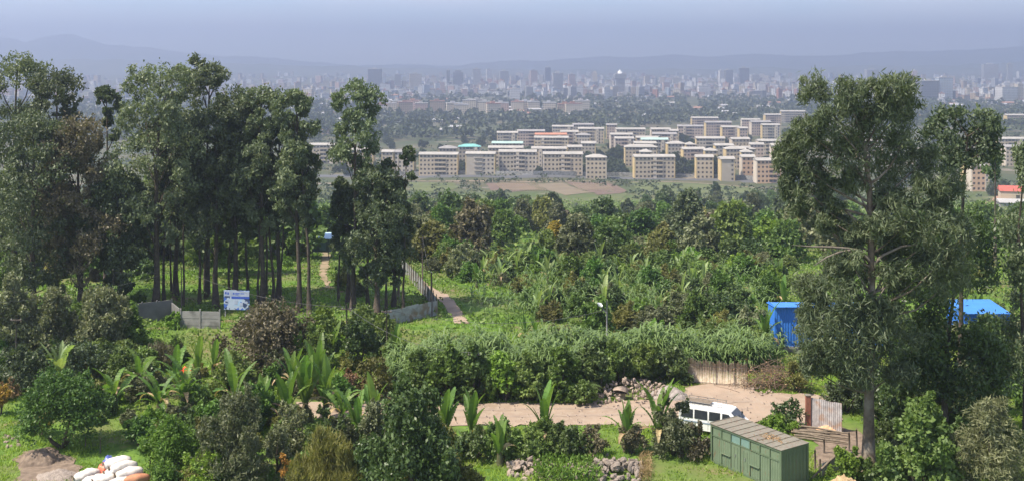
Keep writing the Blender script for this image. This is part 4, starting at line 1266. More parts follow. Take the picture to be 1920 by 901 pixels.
def cane_mass():
    rg = np.random.default_rng(17)
    B, Hh = [], []
    for _ in range(5200):
        u = rg.uniform(735, 1450)
        f0 = np.interp(u, [735, 800, 1080, 1120, 1290, 1300, 1405, 1450], [88, 86, 86.5, 90, 91, 92, 92, 93])
        if u > 1434: continue
        back = np.interp(u, [735, 1290, 1310, 1450], [92.5, 95, 97, 98])
        Y = rg.uniform(f0, back)
        x = (u - 960) / F * Y
        cl_ = .5 + .5 * math.sin(x * 1.1 + 2 * math.sin(Y * .8)) * math.sin(Y * .9 + x * .3)
        if rg.random() > .35 + .65 * cl_: continue
        B.append((x, Y, hz(x, Y))); Hh.append(np.interp(u, [735, 850, 1000, 1290, 1310, 1450], [2.6, 3.2, 3.4, 3.1, 2.3, 2.2]) * rg.uniform(.62, 1.12) * (.58 + .52 * cl_))
    tag(obj('cane_thicket', straps(rg, np.array(B), np.array(Hh), 1.35, .13, 7, LM['cane'], 'cane_thicket')), 'long belt of tall green cane behind the dirt road', 'cane', kind='stuff')
    B, Hh = [], []
    for _ in range(600):
        u, v = rg.choice([(rg.uniform(1300, 1470), rg.uniform(640, 690)), (rg.uniform(880, 1450), rg.uniform(520, 612)), (rg.uniform(980, 1450), rg.uniform(500, 600))])
        g = G(u, v); B.append(tuple(g)); Hh.append(rg.uniform(1.2, 2.4))
    tag(obj('maize_patches', straps(rg, np.array(B), np.array(Hh), 1.2, .12, 6, LM['cane'], 'maize_patches')), 'patches of maize in the gardens behind the cane belt', 'maize', kind='stuff')
cane_mass()
FB = [(742,700,640,70,'mid'),(790,742,650,80,'mid'),(838,750,646,86,'citrus'),(890,750,640,84,'mid'),(945,750,650,80,'bright'),(1000,750,652,84,'mid'),(1052,748,640,80,'citrus'),(1108,738,640,70,'dark'),(1150,722,636,70,'mid'),(1205,716,638,76,'mid'),(1262,716,642,70,'dark')]
for i, (u, vb, vt, w, lf) in enumerate(FB):
    shrub(f'broadleaf bush in the front of the cane belt behind the road, {ordn(i)} from the left', u, vb, vt, w, lf, .3, .17, 16, 10, 22, 'out', 'bush', 'shrub', 400 + i, 'bushes in the front of the cane belt')

# ---- copies: middle-distance shrubs, thicket trees, trees of the valley
def proto(name, leaf, w, h, n, L, W, nsub, nleaf, seed, mode='out', low=.15, trunk=None, cat='shrub', bark=M_BARKD):
    rg = np.random.default_rng(seed)
    cl = dome(rg, w, h, n, low)
    root = empty(name); root['category'] = cat
    mb = MB()
    if trunk:
        mb.tube([(0,0,-.4),(.05,0,h*.25),(.1,.05,h*.5),(.05,.1,h*.8)], [trunk, trunk*.8, trunk*.6, trunk*.25], 6)
    for k in range(6):
        c = cl[k]; mb.tube(limb_path((0, 0, h * .2 if trunk else -.1), c[:3], rg, .15), [.05*h/3, .045*h/3, .035*h/3, .02, .01], 4)
    mb.build('trunk' if trunk else 'stem', bark, root)
    obj('crown' if trunk else 'foliage', crown_mesh('crown', rg, cl, L, W, LM[leaf], nsub, nleaf, mode), root)
    return root
_first = set()
def put(pr, base, s, lab, group, sz=None, name=None):
    if pr.name in _first: o = copy_tree(pr)
    else: o = pr; _first.add(pr.name)
    o.location = base; o.rotation_euler = (0, 0, rr.uniform(0, 6.28)); o.scale = (s, s, s * (sz or 1))
    o['label'] = lab; o['group'] = group
    return o
KC = {'mid': 'mid green', 'bright': 'light green', 'dark': 'dark green', 'feather': 'grey-green', 'olive': 'olive', 'citrus': 'glossy green', 'brown': 'bronze', 'eucd': 'dull dark', 'yellow': 'yellow flowering', 'far': 'dusky'}
SP = [('mid', proto('garden_shrub', 'mid', 4, 2.6, 16, .32, .16, 10, 22, 701)), ('bright', proto('garden_shrub', 'bright', 3.6, 2.2, 14, .32, .15, 10, 22, 702)),
      ('dark', proto('garden_shrub', 'dark', 4.4, 3.0, 16, .32, .16, 10, 22, 703)), ('feather', proto('garden_shrub', 'feather', 4, 2.8, 16, .34, .12, 10, 22, 704)),
      ('olive', proto('garden_shrub', 'olive', 3.8, 2.2, 14, .34, .11, 10, 22, 705)), ('citrus', proto('garden_shrub', 'citrus', 4, 3.2, 16, .3, .15, 10, 22, 706))]
spots = []
tries = 0
while len(spots) < 150 and tries < 12000:
    tries += 1
    u = rr.uniform(735, 1480); Y = rr.uniform(95, 172)
    x = (u - 960) / F * Y
    pathx = np.interp(Y, [105, 112, 122, 134, 140], [-4.6, -5.6, -8.0, -12.3, -14])
    if pathx - 5 < x < pathx + (7 if Y < 130 else 2.0): continue
    if x < pathx and Y < 140: continue
    if 1425 < u and Y < 114: continue
    if all((x - a) ** 2 + ((Y - b) * .8) ** 2 > 2.4 ** 2 for a, b, _ in spots): spots.append((x, Y, u))
spots += [((u - 960) / F * Y, Y, u) for u, Y in ((650,128),(640,136),(668,124),(560,165),(530,150),(475,170),(20,128),(60,132),(110,136),(170,134),(210,140),(262,134),(150,150),(90,150),(255,112),(225,108),(590,185),(1730,96),(1780,100),(1820,106),(1870,110),(1905,104),(1690,104))]

nfill = 0; tries = 0
while nfill < 95 and tries < 5000:
    tries += 1
    u = rr.uniform(150, 880); v = rr.uniform(628, 930)
    if v > 800 and u < 285: continue
    if v > 745 and u < 60: continue
    if u > 690 and v < 700: continue
    if 742 < v < 800 and u > 640: continue
    if u < 420 and v < 660 and u > 230: continue
    g = G(u, v)
    if all((g.x - a) ** 2 + (g.y - b) ** 2 > 1.15 ** 2 for a, b, _ in spots): spots.append((g.x, g.y, u)); nfill += 1
for u, v in [(u_, v_) for u_ in range(-10, 240, 34) for v_ in (640, 676, 708)]:
    g = G(u + rr.uniform(-12, 12), v + rr.uniform(-9, 9)); spots.append((g.x, g.y, u))
for _ in range(46):
    u = rr.uniform(1640, 1950); v = rr.uniform(640, 900); g = G(u, v); spots.append((g.x, g.y, u))
for _ in range(14):
    u = rr.uniform(1480, 1640); v = rr.uniform(612, 690); g = G(u, v)
    if g.y < 97 or g.y > 106: spots.append((g.x, g.y, u))
spots.sort(key=lambda s: s[2])
cn = {}
for (x, Y, u) in spots:
    k, pr = SP[rr.randrange(6)] if u < 1600 else SP[rr.choice([0, 2, 2, 3, 5])]
    row = 'lowest' if Y < 100 else 'lower' if Y < 122 else 'middle' if Y < 145 else 'upper'
    i = cn.get((k, row), 0); cn[(k, row)] = i + 1
    put(pr, (x, Y, hz(x, Y) - .1), rr.uniform(.6, 1.2) if Y > 100 else rr.uniform(.4, .75), f'{KC[k]} shrub, {ordn(i)} from the left of its colour on the {row} garden slope', 'shrubs of the garden slope', rr.uniform(.8, 1.25))
TP = [('dark', proto('thicket_tree', 'dark', 8.5, 8, 26, .62, .34, 9, 20, 801, low=.3, trunk=.22, cat='tree')), ('mid', proto('thicket_tree', 'mid', 8, 7.4, 26, .62, .34, 9, 20, 802, low=.3, trunk=.2, cat='tree')),
      ('feather', proto('thicket_tree', 'feather', 7, 8.2, 24, .62, .28, 9, 20, 803, low=.25, trunk=.2, cat='tree')), ('olive', proto('thicket_tree', 'olive', 8.2, 6.6, 24, .6, .30, 9, 20, 804, low=.3, trunk=.2, cat='tree')),
      ('citrus', proto('thicket_tree', 'citrus', 7, 7, 24, .55, .32, 9, 20, 805, low=.25, trunk=.2, cat='tree')), ('brown', proto('thicket_tree', 'brown', 6.4, 7.6, 22, .6, .26, 9, 18, 806, low=.3, trunk=.2, cat='tree')),
      ('eucd', proto('thicket_tree', 'eucd', 6.4, 10, 26, .62, .26, 9, 20, 807, 'droop', low=.2, trunk=.22, cat='tree')), ('yellow', proto('thicket_tree', 'yellow', 5, 6, 18, .5, .3, 8, 18, 808, low=.3, trunk=.18, cat='tree')),
      ('far', proto('thicket_tree', 'far', 9, 9, 26, .75, .45, 9, 20, 809, low=.25, trunk=.25, cat='tree'))]
TP.append(('bright', proto('thicket_tree', 'bright', 7.5, 6.4, 24, .58, .32, 9, 20, 811, low=.3, trunk=.2, cat='tree')))
TPD = dict(TP)
spots = []
tries = 0
while len(spots) < 236 and tries < 20000:
    tries += 1
    u = rr.uniform(720, 1600); Y = 146 + rr.random() ** .9 * 450
    x = (u - 960) / F * Y
    lim = np.interp(u, [720, 770, 800, 850, 1050, 1065, 1170, 1200, 1300, 1420, 1480, 1600], [280, 300, 390, 490, 490, 330, 330, 470, 530, 490, 560, 600])
    if Y > lim: continue
    sp = np.interp(Y, [158, 500], [4.2, 7.0])
    if all((x - a) ** 2 + (Y - b) ** 2 > sp ** 2 for a, b, _, _ in spots): spots.append((x, Y, u, 0))
for u, Y in [(uu + rr.uniform(-8, 8), rr.uniform(138, 215)) for uu in range(-30, 560, 16)]: spots.append(((u - 960) / F * Y, Y, u, 1))
for u in range(596, 760, 14): spots.append(((u - 960) / F * 260, rr.uniform(215, 330), u, 0))
for u in range(1640, 1935, 17): Y = rr.uniform(130, 330); spots.append(((u - 960) / F * Y, Y, u, 0))
spots.sort(key=lambda s: s[2])
cn = {}
for (x, Y, u, left) in spots:
    if left: k = rr.choice(['eucd', 'dark', 'eucd', 'mid'])
    elif Y > 330: k = rr.choices(['dark', 'far', 'mid', 'feather', 'eucd', 'olive'], [3, 2, 3, 2, 2, 2])[0]
    else: k = rr.choices(['dark', 'mid', 'feather', 'olive', 'citrus', 'brown', 'eucd', 'yellow', 'bright'], [3, 5, 4, 5, 4, 2, 2.5, .35, 1.6])[0]
    row = 'near' if Y < 210 else 'middle' if Y < 320 else 'far'
    i = cn.get((k, row), 0); cn[(k, row)] = i + 1
    s = rr.uniform(.65, 1.1) * (1.35 if left else 1.0) * (.9 if Y > 330 else 1)
    if 1065 < u < 1175 and Y > 250: s *= .75
    put(TPD[k], (x, Y, hz(x, Y) - .3), s, f'{KC[k]} tree, {ordn(i)} from the left of its colour in the {row} thicket', 'trees of the thicket below the valley', rr.uniform(.85, 1.2))
for k, pr in TP + SP:
    if pr.name not in _first:
        for c in list(pr.children): bpy.data.objects.remove(c)
        bpy.data.objects.remove(pr)
# trees between the housing blocks
VT = proto('valley_tree', 'far', 9, 9, 26, .8, .48, 9, 18, 810, low=.2, trunk=.25, cat='tree')
foot = [(o.location.x, o.location.y) for o in COL.objects if o.name.startswith('housing_block')]
spots = [(1282,326,1.3),(1296,326,1.2),(1325,328,1.5),(1340,330,1.4),(1346,326,1.2),(1160,322,1.1),(1150,316,1.0),(1147,300,1.1),(1168,300,.9),(1140,326,.8),(1012,326,.7),(862,322,.8),(868,320,.8),(1092,326,.7),(1270,328,.9),(1380,333,1.0),(1172,326,.6),(1488,336,1.3),(1500,332,1.2)]
for _ in range(95):
    spots.append((rr.uniform(915, 1480), rr.uniform(248, 316), rr.uniform(.7, 1.2)))
for _ in range(34):
    spots.append((rr.uniform(600, 930), rr.uniform(262, 330), rr.uniform(.5, 1.0)))
for _ in range(26):
    spots.append((rr.uniform(1640, 1925), rr.uniform(255, 370), rr.uniform(.7, 1.2)))
spots.sort()
i = 0
for (u, v, s) in spots:
    g = G(u, v)
    if any(abs(g.x - a) < 12 and abs(g.y - b) < 6.5 for a, b in foot): continue
    put(VT, g, s, f'dusky tree between the housing blocks, {ordn(i)} from the left', 'trees between the housing blocks', rr.uniform(.8, 1.1)); i += 1

# ---- woods on the plain below the city: one mass
def far_woods():
    rg = np.random.default_rng(31)
    pos = []
    while len(pos) < 4000:
        u = rg.uniform(-80, 2000); v = rg.uniform(181, 268)
        top = np.interp(u, [-80, 690, 760, 900, 1000, 1500, 1700, 2000], [190, 192, 172, 176, 186, 188, 190, 200])
        bot = np.interp(u, [-80, 640, 700, 800, 930, 960, 1030, 1140, 1500, 1700, 2000], [300, 290, 284, 262, 262, 262, 252, 244, 226, 250, 255])
        if not top < v < bot: continue
        if 720 < u < 1120 and 210 < v < 219: continue
        if 790 < u < 950 and 236 < v < 256 and rg.random() < .85: continue
        if u < 930 and v > 262 and rg.random() < .35: continue
        Y = ydist(v) if False else 74 * F / (v - V0)
        pos.append(((u - 960) / F * Y, Y, rg.uniform(3.2, 6.5)))
    pos = np.array(pos); z = hgt(pos[:, 0], pos[:, 1])
    per = 24
    k = np.repeat(np.arange(len(pos)), per)
    d = unit(rg.normal(size=(len(k), 3)))
    d[:, 2] = np.abs(d[:, 2]) * 1.3 - .2
    C = np.stack([pos[k, 0], pos[k, 1], z[k] + pos[k, 2] * .95], -1) + d * pos[k, 2][:, None] * rg.uniform(.6, 1.05, (len(k), 1))
    V, Q, T = leafquads(rg, C, 1, 1, d, .0)
    V = (V.reshape(-1, 4, 3) - C[:, None]) * (pos[k, 2] * .70)[:, None, None] + C[:, None]
    T = np.repeat(np.clip(rg.uniform(0, 1, len(pos))[k] * .7 + rg.uniform(0, .3, len(k)), 0, 1), 4)
    tag(obj('far_woods', npmesh('far_woods', V.reshape(-1, 3), Q, LM['far'], T)), 'dark hazy belt of woods between the estate and the city', 'woods', kind='stuff')
far_woods()
# ---- undergrowth of the slopes and grass
ROADP = []
def inpoly(x, y, poly):
    r = np.zeros(len(x), bool); n = len(poly)
    for i in range(n):
        x0, y0 = poly[i]; x1, y1 = poly[(i + 1) % n]
        c = ((y0 > y) != (y1 > y)) & (x < (x1 - x0) * (y - y0) / (y1 - y0 + 1e-12) + x0)
        r ^= c
    return r
BARE = [uv_out(o) for o in ([(560,752),(840,756),(1120,757),(1285,745),(1290,728),(1330,718),(1405,720),(1430,738),(1560,744),(1580,790),(1500,800),(1478,775),(1440,790),(1380,802),(1300,803),(1150,797),(900,800),(560,780)],
     [(880,606),(852,606),(818,556),(770,520),(756,508),(764,506),(808,538),(858,572)], [(1480,800),(1560,795),(1625,815),(1620,870),(1540,880),(1525,850)], [(34,905),(30,862),(50,846),(85,836),(122,848),(150,876),(156,905)],
     [(606,540),(598,508),(604,478),(592,440),(584,424),(592,424),(603,450),(622,482),(613,515),(624,540)])]
def scatter(rg, n, y0, y1, xw=.50):
    Y = np.sqrt(rg.uniform(y0 ** 2, y1 ** 2, n)); x = rg.uniform(-xw, xw, n) * Y
    keep = np.ones(n, bool)
    for p in BARE: keep &= ~inpoly(x, Y, p)
    return x[keep], Y[keep]
def grass_mass(name, lab, n, y0, y1, h, w, seed):
    rg = np.random.default_rng(seed)
    x, Y = scatter(rg, n, y0, y1)
    pat = np.sin(x * .7 + 1) * np.sin(Y * .5) + np.sin(x * .23 + Y * .31) + rg.normal(0, .5, len(x))
    k = pat > -.9; x, Y, pat = x[k], Y[k], pat[k]
    z = hgt(x, Y) + .03 * np.sin(x * 2.1) * np.sin(Y * 1.7) - .02
    B = np.stack([x, Y, z], -1)
    Vs, Ts = [], []
    for j in range(3):
        a = rg.uniform(0, 6.283, len(x)); s = np.stack([np.cos(a), np.sin(a), 0 * a], -1)
        hh = (h * rg.uniform(.4, 1.3, len(x)) * (1 + .25 * pat))[:, None]
        o = np.stack([rg.normal(0, .08, len(x)), rg.normal(0, .08, len(x)), 0 * a], -1)
        tip = np.stack([rg.normal(0, .5, len(x)), rg.normal(0, .5, len(x)), np.ones(len(x))], -1) * hh
        Vs.append(np.stack([B + o - s * w, B + o + s * w, B + o + tip], 1)); Ts.append(np.clip(.5 + .25 * pat + rg.uniform(-.3, .3, len(x)), 0, 1))
    V = np.concatenate(Vs).reshape(-1, 3); T = np.repeat(np.concatenate(Ts), 3)
    tag(obj(name, npmesh(name, V, np.arange(len(V)).reshape(-1, 3), LM['grass'], T)), lab, 'grass', kind='stuff')
grass_mass('grass', 'short bright grass of the near lawns and verges', 70000, 62, 102, .22, .035, 41)
grass_mass('slope_grass', 'rough grass of the farther garden slope', 42000, 102, 175, .30, .06, 42)
def undergrowth(name, lab, n, y0, y1, L, W, leaf, seed, hmax, thr):
    rg = np.random.default_rng(seed)
    x, Y = scatter(rg, n, y0, y1)
    b = np.sin(x * .55 + .7 * np.sin(Y * .4)) * np.sin(Y * .45 + .6 * np.sin(x * .3)) + .5 * np.sin(x * 1.3 + Y * 1.1)
    k = b > thr; x, Y, b = x[k], Y[k], b[k]
    z = hgt(x, Y) + np.clip((b - thr) * hmax, 0.05, hmax) * rg.uniform(.2, 1, len(x)) ** .5
    C = np.stack([x, Y, z], -1)
    V, Q, T = leafquads(rg, C, L, W, np.tile([0, 0, .5], (len(C), 1)), .5)
    tag(obj(name, npmesh(name, V, Q, LM[leaf], T)), lab, 'undergrowth', kind='stuff')
undergrowth('undergrowth', 'leafy weeds between the shrubs of the garden slope', 90000, 100, 190, .34, .2, 'mid', 51, .9, -.15)
undergrowth('thicket_undergrowth', 'dense low bushes under the thicket trees', 85000, 165, 520, .95, .6, 'mid', 52, 1.6, -.35)
def scrub():
    rg = np.random.default_rng(54); n = 2600
    pos = []
    flds = [uv_out(o) for o in ([(912,344),(1060,342),(1178,360),(1160,380),(1080,384),(1010,355),(960,360),(920,357)],)]
    while len(pos) < n:
        Y = rg.uniform(470, 1150); x = rg.uniform(-.42, .5) * Y
        if inpoly(np.array([x]), np.array([Y]), flds[0])[0]: continue
        if 690 < Y < 760 and rg.random() < .7: continue
        if math.sin(x * .03 + 1) * math.sin(Y * .02) + rg.normal(0, .6) < .05: continue
        if any(abs(x - a) < 16 and abs(Y - b) < 7 for a, b in foot): continue
        pos.append((x, Y, rg.uniform(.8, 2.4)))
    pos = np.array(pos); k = np.repeat(np.arange(n), 14)
    d = unit(rg.normal(size=(len(k), 3))); d[:, 2] = np.abs(d[:, 2])
    C = np.stack([pos[k, 0], pos[k, 1], hgt(pos[k, 0], pos[k, 1])], -1) + d * pos[k, 2][:, None] * [1.4, 1.4, 1.0]
    V, Q, T = leafquads(rg, C, 1.5, 1.0)
    tag(obj('valley_scrub', npmesh('valley_scrub', V, Q, LM['far'], T)), 'low scrub scattered over the valley meadows', 'scrub', kind='stuff')
scrub()
undergrowth('weeds', 'leafy weeds in the near lawn', 26000, 62, 100, .20, .13, 'bright', 53, .35, .35)

# ---------------------------------------------------------------- built things of the foreground
def paint(name, a, b, rust=(.16,.085,.05), scale=1.2, amt=.62):
    m, n, l, out = newmat(name)
    p = n.new('ShaderNodeBsdfPrincipled'); p.inputs['Roughness'].default_value = .55; p.inputs['Specular IOR Level'].default_value = .35
    tc = n.new('ShaderNodeTexCoord'); co = tc.outputs['Object']
    col = mixc(n, l, a, b, noise(n, l, scale, 6, co, lo=.3, hi=.7))
    mp = n.new('ShaderNodeMapping'); mp.inputs['Scale'].default_value = (3, 3, .5); l.new(co, mp.inputs[0])
    col = mixc(n, l, col, rust, noise(n, l, 2.2, 7, mp.outputs[0], lo=amt, hi=amt + .1))
    l.new(col, p.inputs['Base Color']); l.new(p.outputs[0], out.inputs[0])
    return m
M_GREEN = paint('green_paint', (.100,.135,.080), (.078,.110,.066))  # frame green; its darker tone also paints in shade on ends and back
M_GREEN_SUNLIT = paint('sunlit_green_paint', (.135,.175,.110), (.108,.145,.090))  # same green paler for the sun-facing long side, sunlight put into the colour
M_TEAL = paint('faded_teal_paint', (.15,.235,.20), (.12,.19,.165))
M_RUSTR = paint('rusty_roof_sheet', (.20,.185,.14), (.16,.145,.11), (.17,.12,.09), 1.0, .52)
M_BLUE = paint('blue_sheet', (.035,.17,.55), (.03,.14,.46), (.05,.12,.3), .8, .7)
M_BLUER = paint('blue_roof_sheet', (.045,.19,.55), (.04,.16,.47), (.08,.2,.45), .8, .7)

def ribbed(mb, x0, x1, z0, z1, y, depth, pitch, mi=0):
    """corrugated panel in the xz plane facing -y"""
    n = max(1, int((x1 - x0) / pitch)); V, Fc = [], []
    dx = (x1 - x0) / n
    for k in range(n):
        for f, d in ((0, 0), (.35, 0), (.5, depth), (.85, depth)):
            x = x0 + dx * (k + f); V += [(x, y - d, z0), (x, y - d, z1)]
    V += [(x1, y, z0), (x1, y, z1)]
    for i in range(len(V) // 2 - 1): Fc.append((2*i, 2*i+2, 2*i+3, 2*i+1))
    mb.add(V, Fc, mi)

def container():
    tz = 2.5
    def top(u, v): t = (HC - tz) * F / (v - V0); return Vector(((u - 960) / F * t, t, 0))
    A, B = top(1340, 797), top(1465, 845)
    d = (B - A); L = 6.05; d.normalize()
    o = B - d * L
    rz = math.atan2(d.y, d.x); W, H = 2.44, tz
    root = thing('shipping_container', 'green metal container kiosk with a rusty roof on the grass', 'container', (o.x, o.y, hz(o.x, o.y)), rz)
    for x in (.06, L - .06):
        for y in (.06, W - .06):
            p = MB(); p.box(x - .07, x + .07, y - .07, y + .07, -.1, H); p.build('corner_post', M_GREEN, root)
    fr = MB()
    for y in (.05, W - .05):
        fr.box(.131, L - .131, y - .05, y + .05, H - .14, H - .003); fr.box(.131, L - .131, y - .05, y + .05, -.05, .12)
    for x in (.05, L - .05):
        fr.box(x - .05, x + .05, .131, W - .131, H - .14, H - .003); fr.box(x - .05, x + .05, .131, W - .131, -.05, .12)
    fr.build('frame_rail', M_GREEN, root)
    nb = 7; b = (L - .26) / nb; zu = 1.78
    rail = MB(); rail.box(.131, L - .131, .02, .08, zu - .03, zu + .03); rail.build('middle_rail', M_GREEN, root)
    for k in range(nb):
        x0 = .13 + k * b
        if k:
            p = MB(); p.box(x0 - .025, x0 + .025, .01, .09, .121, zu - .032); p.box(x0 - .025, x0 + .025, .01, .09, zu + .032, H - .142); p.build('stile', M_GREEN, root)
        m = MB(); ribbed(m, x0 + .03, x0 + b - .03, zu + .04, H - .15, .07, .012, .4)
        m.build('upper_panel', M_TEAL if k in (2, 3) else M_GREEN_SUNLIT, root)
        if k in (2, 3):
            dr = MB(); dr.box(x0 + .04, x0 + b - .04, .045, .075, .13, zu - .04); dr.box(x0 + b * .3, x0 + b * .36, .025, .044, .3, zu - .2); dr.box(x0 + b * .66, x0 + b * .72, .025, .044, .3, zu - .2)
            do = dr.build('door', M_GREEN_SUNLIT, root)
            h = MB(); h.box(x0 + b * .48, x0 + b * .52, .0, .044, .95, 1.15); h.build('handle', M_STEEL, do)
        elif k in (1, 4):
            m = MB(); ribbed(m, x0 + .03, x0 + b - .03, .13, .8, .07, .02, .16); m.build('lower_panel', M_GREEN_SUNLIT, root)
            m = MB(); m.box(x0 + .02, x0 + b - .02, .06, .08, .8, .9); m.build('hatch_opening', M_DARKROOM, root)
            m = MB(); ribbed(m, x0 + .0, x0 + b - .0, .9, zu - .05, .012, .02, .2)
            m.box(x0, x0 + b, -.06, .0, .86, .9); m.build('hatch_shutter', M_GREEN_SUNLIT, root)
        else:
            m = MB(); ribbed(m, x0 + .03, x0 + b - .03, .13, zu - .04, .07, .025, .16); m.build('lower_panel', M_GREEN_SUNLIT, root)
    # ends and back
    for nm, x, s in (('end_panel', L, 1), ('end_panel', 0, -1)):
        m = MB(); ribbed(m, 0, W - .26, .12, H - .14, 0, .035, .28)
        m.build(nm, M_GREEN, root, loc=(x - s * .05, .13 if s > 0 else W - .13, 0), rot=(0, 0, math.pi / 2 if s > 0 else -math.pi / 2))
    m = MB(); m.box(.131, L - .131, W - .07, W - .02, .121, H - .142); m.build('back_panel', M_GREEN, root)
    nr = 9; w = (L + .1) / nr
    for k in range(nr):
        m = MB(); x0 = -.05 + k * w
        m.box(x0 + .015, x0 + w - .015, -.05, W + .05, H + .002, H + .03)
        m.box(x0 - .02, x0 + .02, -.05, W + .05, H + .005, H + .065)
        m.build('roof_sheet', M_RUSTR, root, rot=(rnd.uniform(-.004, .004), 0, 0))
    rg = np.random.default_rng(4)
    C = np.stack([rg.normal(4.3, .45, 90), rg.normal(1.1, .3, 90), np.full(90, H + .06)], -1)
    V, Q, T = leafquads(rg, C, .28, .06, np.tile([1, .3, 0], (90, 1)), 1.0)
    tag(obj('dead_leaves', npmesh('dead_leaves', V, Q, LM['dry'], T), root), kind='stuff')
container()

def van():
    root = thing('minibus', 'white minibus with a roof rack parked behind the green container', 'van', gx(1338, 77.0), R(-28))
    L, W = 4.7, 1.70
    # side profile (x forward, z up), from rear bottom around
    prof = [(-2.32,.42),(-2.34,1.0),(-2.26,1.62),(-2.12,1.90),(-1.9,1.97),(0,2.0),(1.1,1.97),(1.42,1.90),(2.05,1.28),(2.30,1.10),(2.36,.80),(2.34,.42),(1.98,.36),(1.06,.36),(-1.1,.36),(-1.9,.36)]
    n = len(prof); V, Fc = [], []
    secs = [(-W/2 + .10, .93, .0), (-W/2, 1.0, 1), (W/2, 1.0, 1), (W/2 - .10, .93, .0)]
    def yx(z, s): # tumblehome: narrower at the roof
        return s * (W/2 - max(0, z - 1.05) * .12)
    lay = []
    for s, k in ((-1, .94), (-1, 1.0), (1, 1.0), (1, .94)):
        row = []
        for x, z in prof:
            if k < 1: row.append((x * .985, yx(z, s), .36 + (z - .36) * .985 + .005))
            else: row.append((x, yx(z, s) * .93, z))
        lay.append(row)
    order = [lay[0], lay[1], lay[2], lay[3]]
    for row in order: V += row
    for j in range(3):
        for i in range(n):
            i2 = (i + 1) % n
            Fc.append((j*n+i, j*n+i2, (j+1)*n+i2, (j+1)*n+i))
    Fc.append(tuple(range(n-1, -1, -1))); Fc.append(tuple(3*n + i for i in range(n)))
    mb = MB(); mb.add(V, Fc); 
    M_VAN = mat('white_van_paint', (.74,.74,.72), (.66,.66,.63), 1.5, .3, .5, local=True)
    body = mb.build('body', M_VAN, root)
    def sideglass(pts, s, nm='side_window'):
        m = MB(); vs = []
        for x, z in pts: vs.append((x, yx(z, s) + s * .006, z))
        for x, z in pts: vs.append((x, yx(z, s) - s * .03, z))
        k = len(pts); fs = [tuple(range(k)) if s < 0 else tuple(reversed(range(k)))] + [(i, (i+1) % k, k + (i+1) % k, k + i) for i in range(k)]
        m.add(vs, fs); m.build(nm, M_GLASS, root)
    for s in (-1, 1):
        sideglass([(-2.14,1.15),(-1.26,1.15),(-1.26,1.72),(-2.02,1.72)], s)
        sideglass([(-1.14,1.15),(-.2,1.15),(-.2,1.74),(-1.14,1.74)], s)
        sideglass([(-.08,1.15),(.72,1.15),(.72,1.74),(-.08,1.74)], s)
        sideglass([(.86,1.15),(1.86,1.15),(1.32,1.72),(.86,1.74)], s, 'door_window')
        m = MB()
        for x in (.79, -.14): m.box(x - .008, x + .008, s * W/2 * .96 - .02, s * W/2 + .004 * s, .45, 1.12)
        m.build('door_seam', M_DARK, root)
        st = MB(); st.box(-2.2, 2.2, s * (W/2 - .01) - .005, s * (W/2 - .01) + .02 * s, .86, .95); st.build('side_stripe', mat('grey_stripe', (.25,.30,.36)), root)
        hl = MB(); hl.box(2.30, 2.375, s * .62 - .17, s * .62 + .17, .78, .98); hl.build('headlight', mat('lamp_glass', (.6,.6,.58), (.5,.5,.5), 3, .1, .7), root)
        mr = MB(); mr.tube([(1.55, s * .82, 1.25), (1.75, s * 1.0, 1.35)], .02, 5); mr.box(1.68, 1.80, s * 1.02 - .09, s * 1.02 + .09, 1.22, 1.52); mr.build('mirror', M_DARK, root)
    wsc = MB()
    c = .03
    wsc.add([(2.02 + c, -.74, 1.32), (2.02 + c, .74, 1.32), (1.46 + c, .66, 1.87), (1.46 + c, -.66, 1.87), (1.95, -.74, 1.28), (1.95, .74, 1.28), (1.40, .66, 1.83), (1.40, -.66, 1.83)],
            [(0,1,2,3),(7,6,5,4),(0,4,5,1),(1,5,6,2),(2,6,7,3),(3,7,4,0)])
    ws = wsc.build('windscreen', M_GLASS, root)
    wp = MB(); wp.tube([(2.06, -.3, 1.33), (1.80, .1, 1.60)], .012, 4); wp.tube([(2.06, .3, 1.33), (1.82, .6, 1.58)], .012, 4); wp.build('wiper', M_DARK, ws)
    gr = MB(); gr.box(2.34, 2.385, -.42, .42, .80, .95); gr.build('grille', M_DARK, root)
    bp = MB(); bp.box(2.28, 2.45, -.84, .84, .42, .62); bp.build('bumper', M_STEEL, root)
    bp = MB(); bp.box(-2.45, -2.28, -.82, .82, .42, .60); bp.build('bumper', M_STEEL, root)
    for x in (1.5, -1.45):
        for s in (-1, 1):
            w = MB(); w.tube([(x, s * .60, .33), (x, s * .83, .33)], .33, 18); wo_ = w.build('wheel', M_DARK, root)
            rm = MB(); rm.tube([(x, s * .80, .33), (x, s * .845, .33)], .19, 12); rm.build('rim', M_STEEL, wo_)
    rk = MB()
    M_RACK = mat('rack_tube', (.42,.40,.37), (.30,.28,.25), 4, .5, .4)
    x0, x1, yy, z0, z1 = -2.0, .75, .66, 2.10, 2.24
    for z in (z0, z1): rk.tube([(x0,-yy,z),(x1,-yy,z),(x1,yy,z),(x0,yy,z),(x0,-yy,z)], .02, 5)
    for k in range(9): x = x0 + (x1 - x0) * k / 8; rk.tube([(x,-yy,z0),(x,yy,z0)], .016, 4)
    for k in range(5):
        x = x0 + (x1 - x0) * k / 4
        for s in (-1, 1): rk.tube([(x, s*yy, 1.93), (x, s*yy, z1)], .018, 4)
    rk.build('roof_rack', M_RACK, root)
    pl = MB(); pl.box(x0 + .1, x1 - .9, -.4, .4, z0 + .02, z0 + .05); pl.build('rack_board', M_WOOD, root)
van()

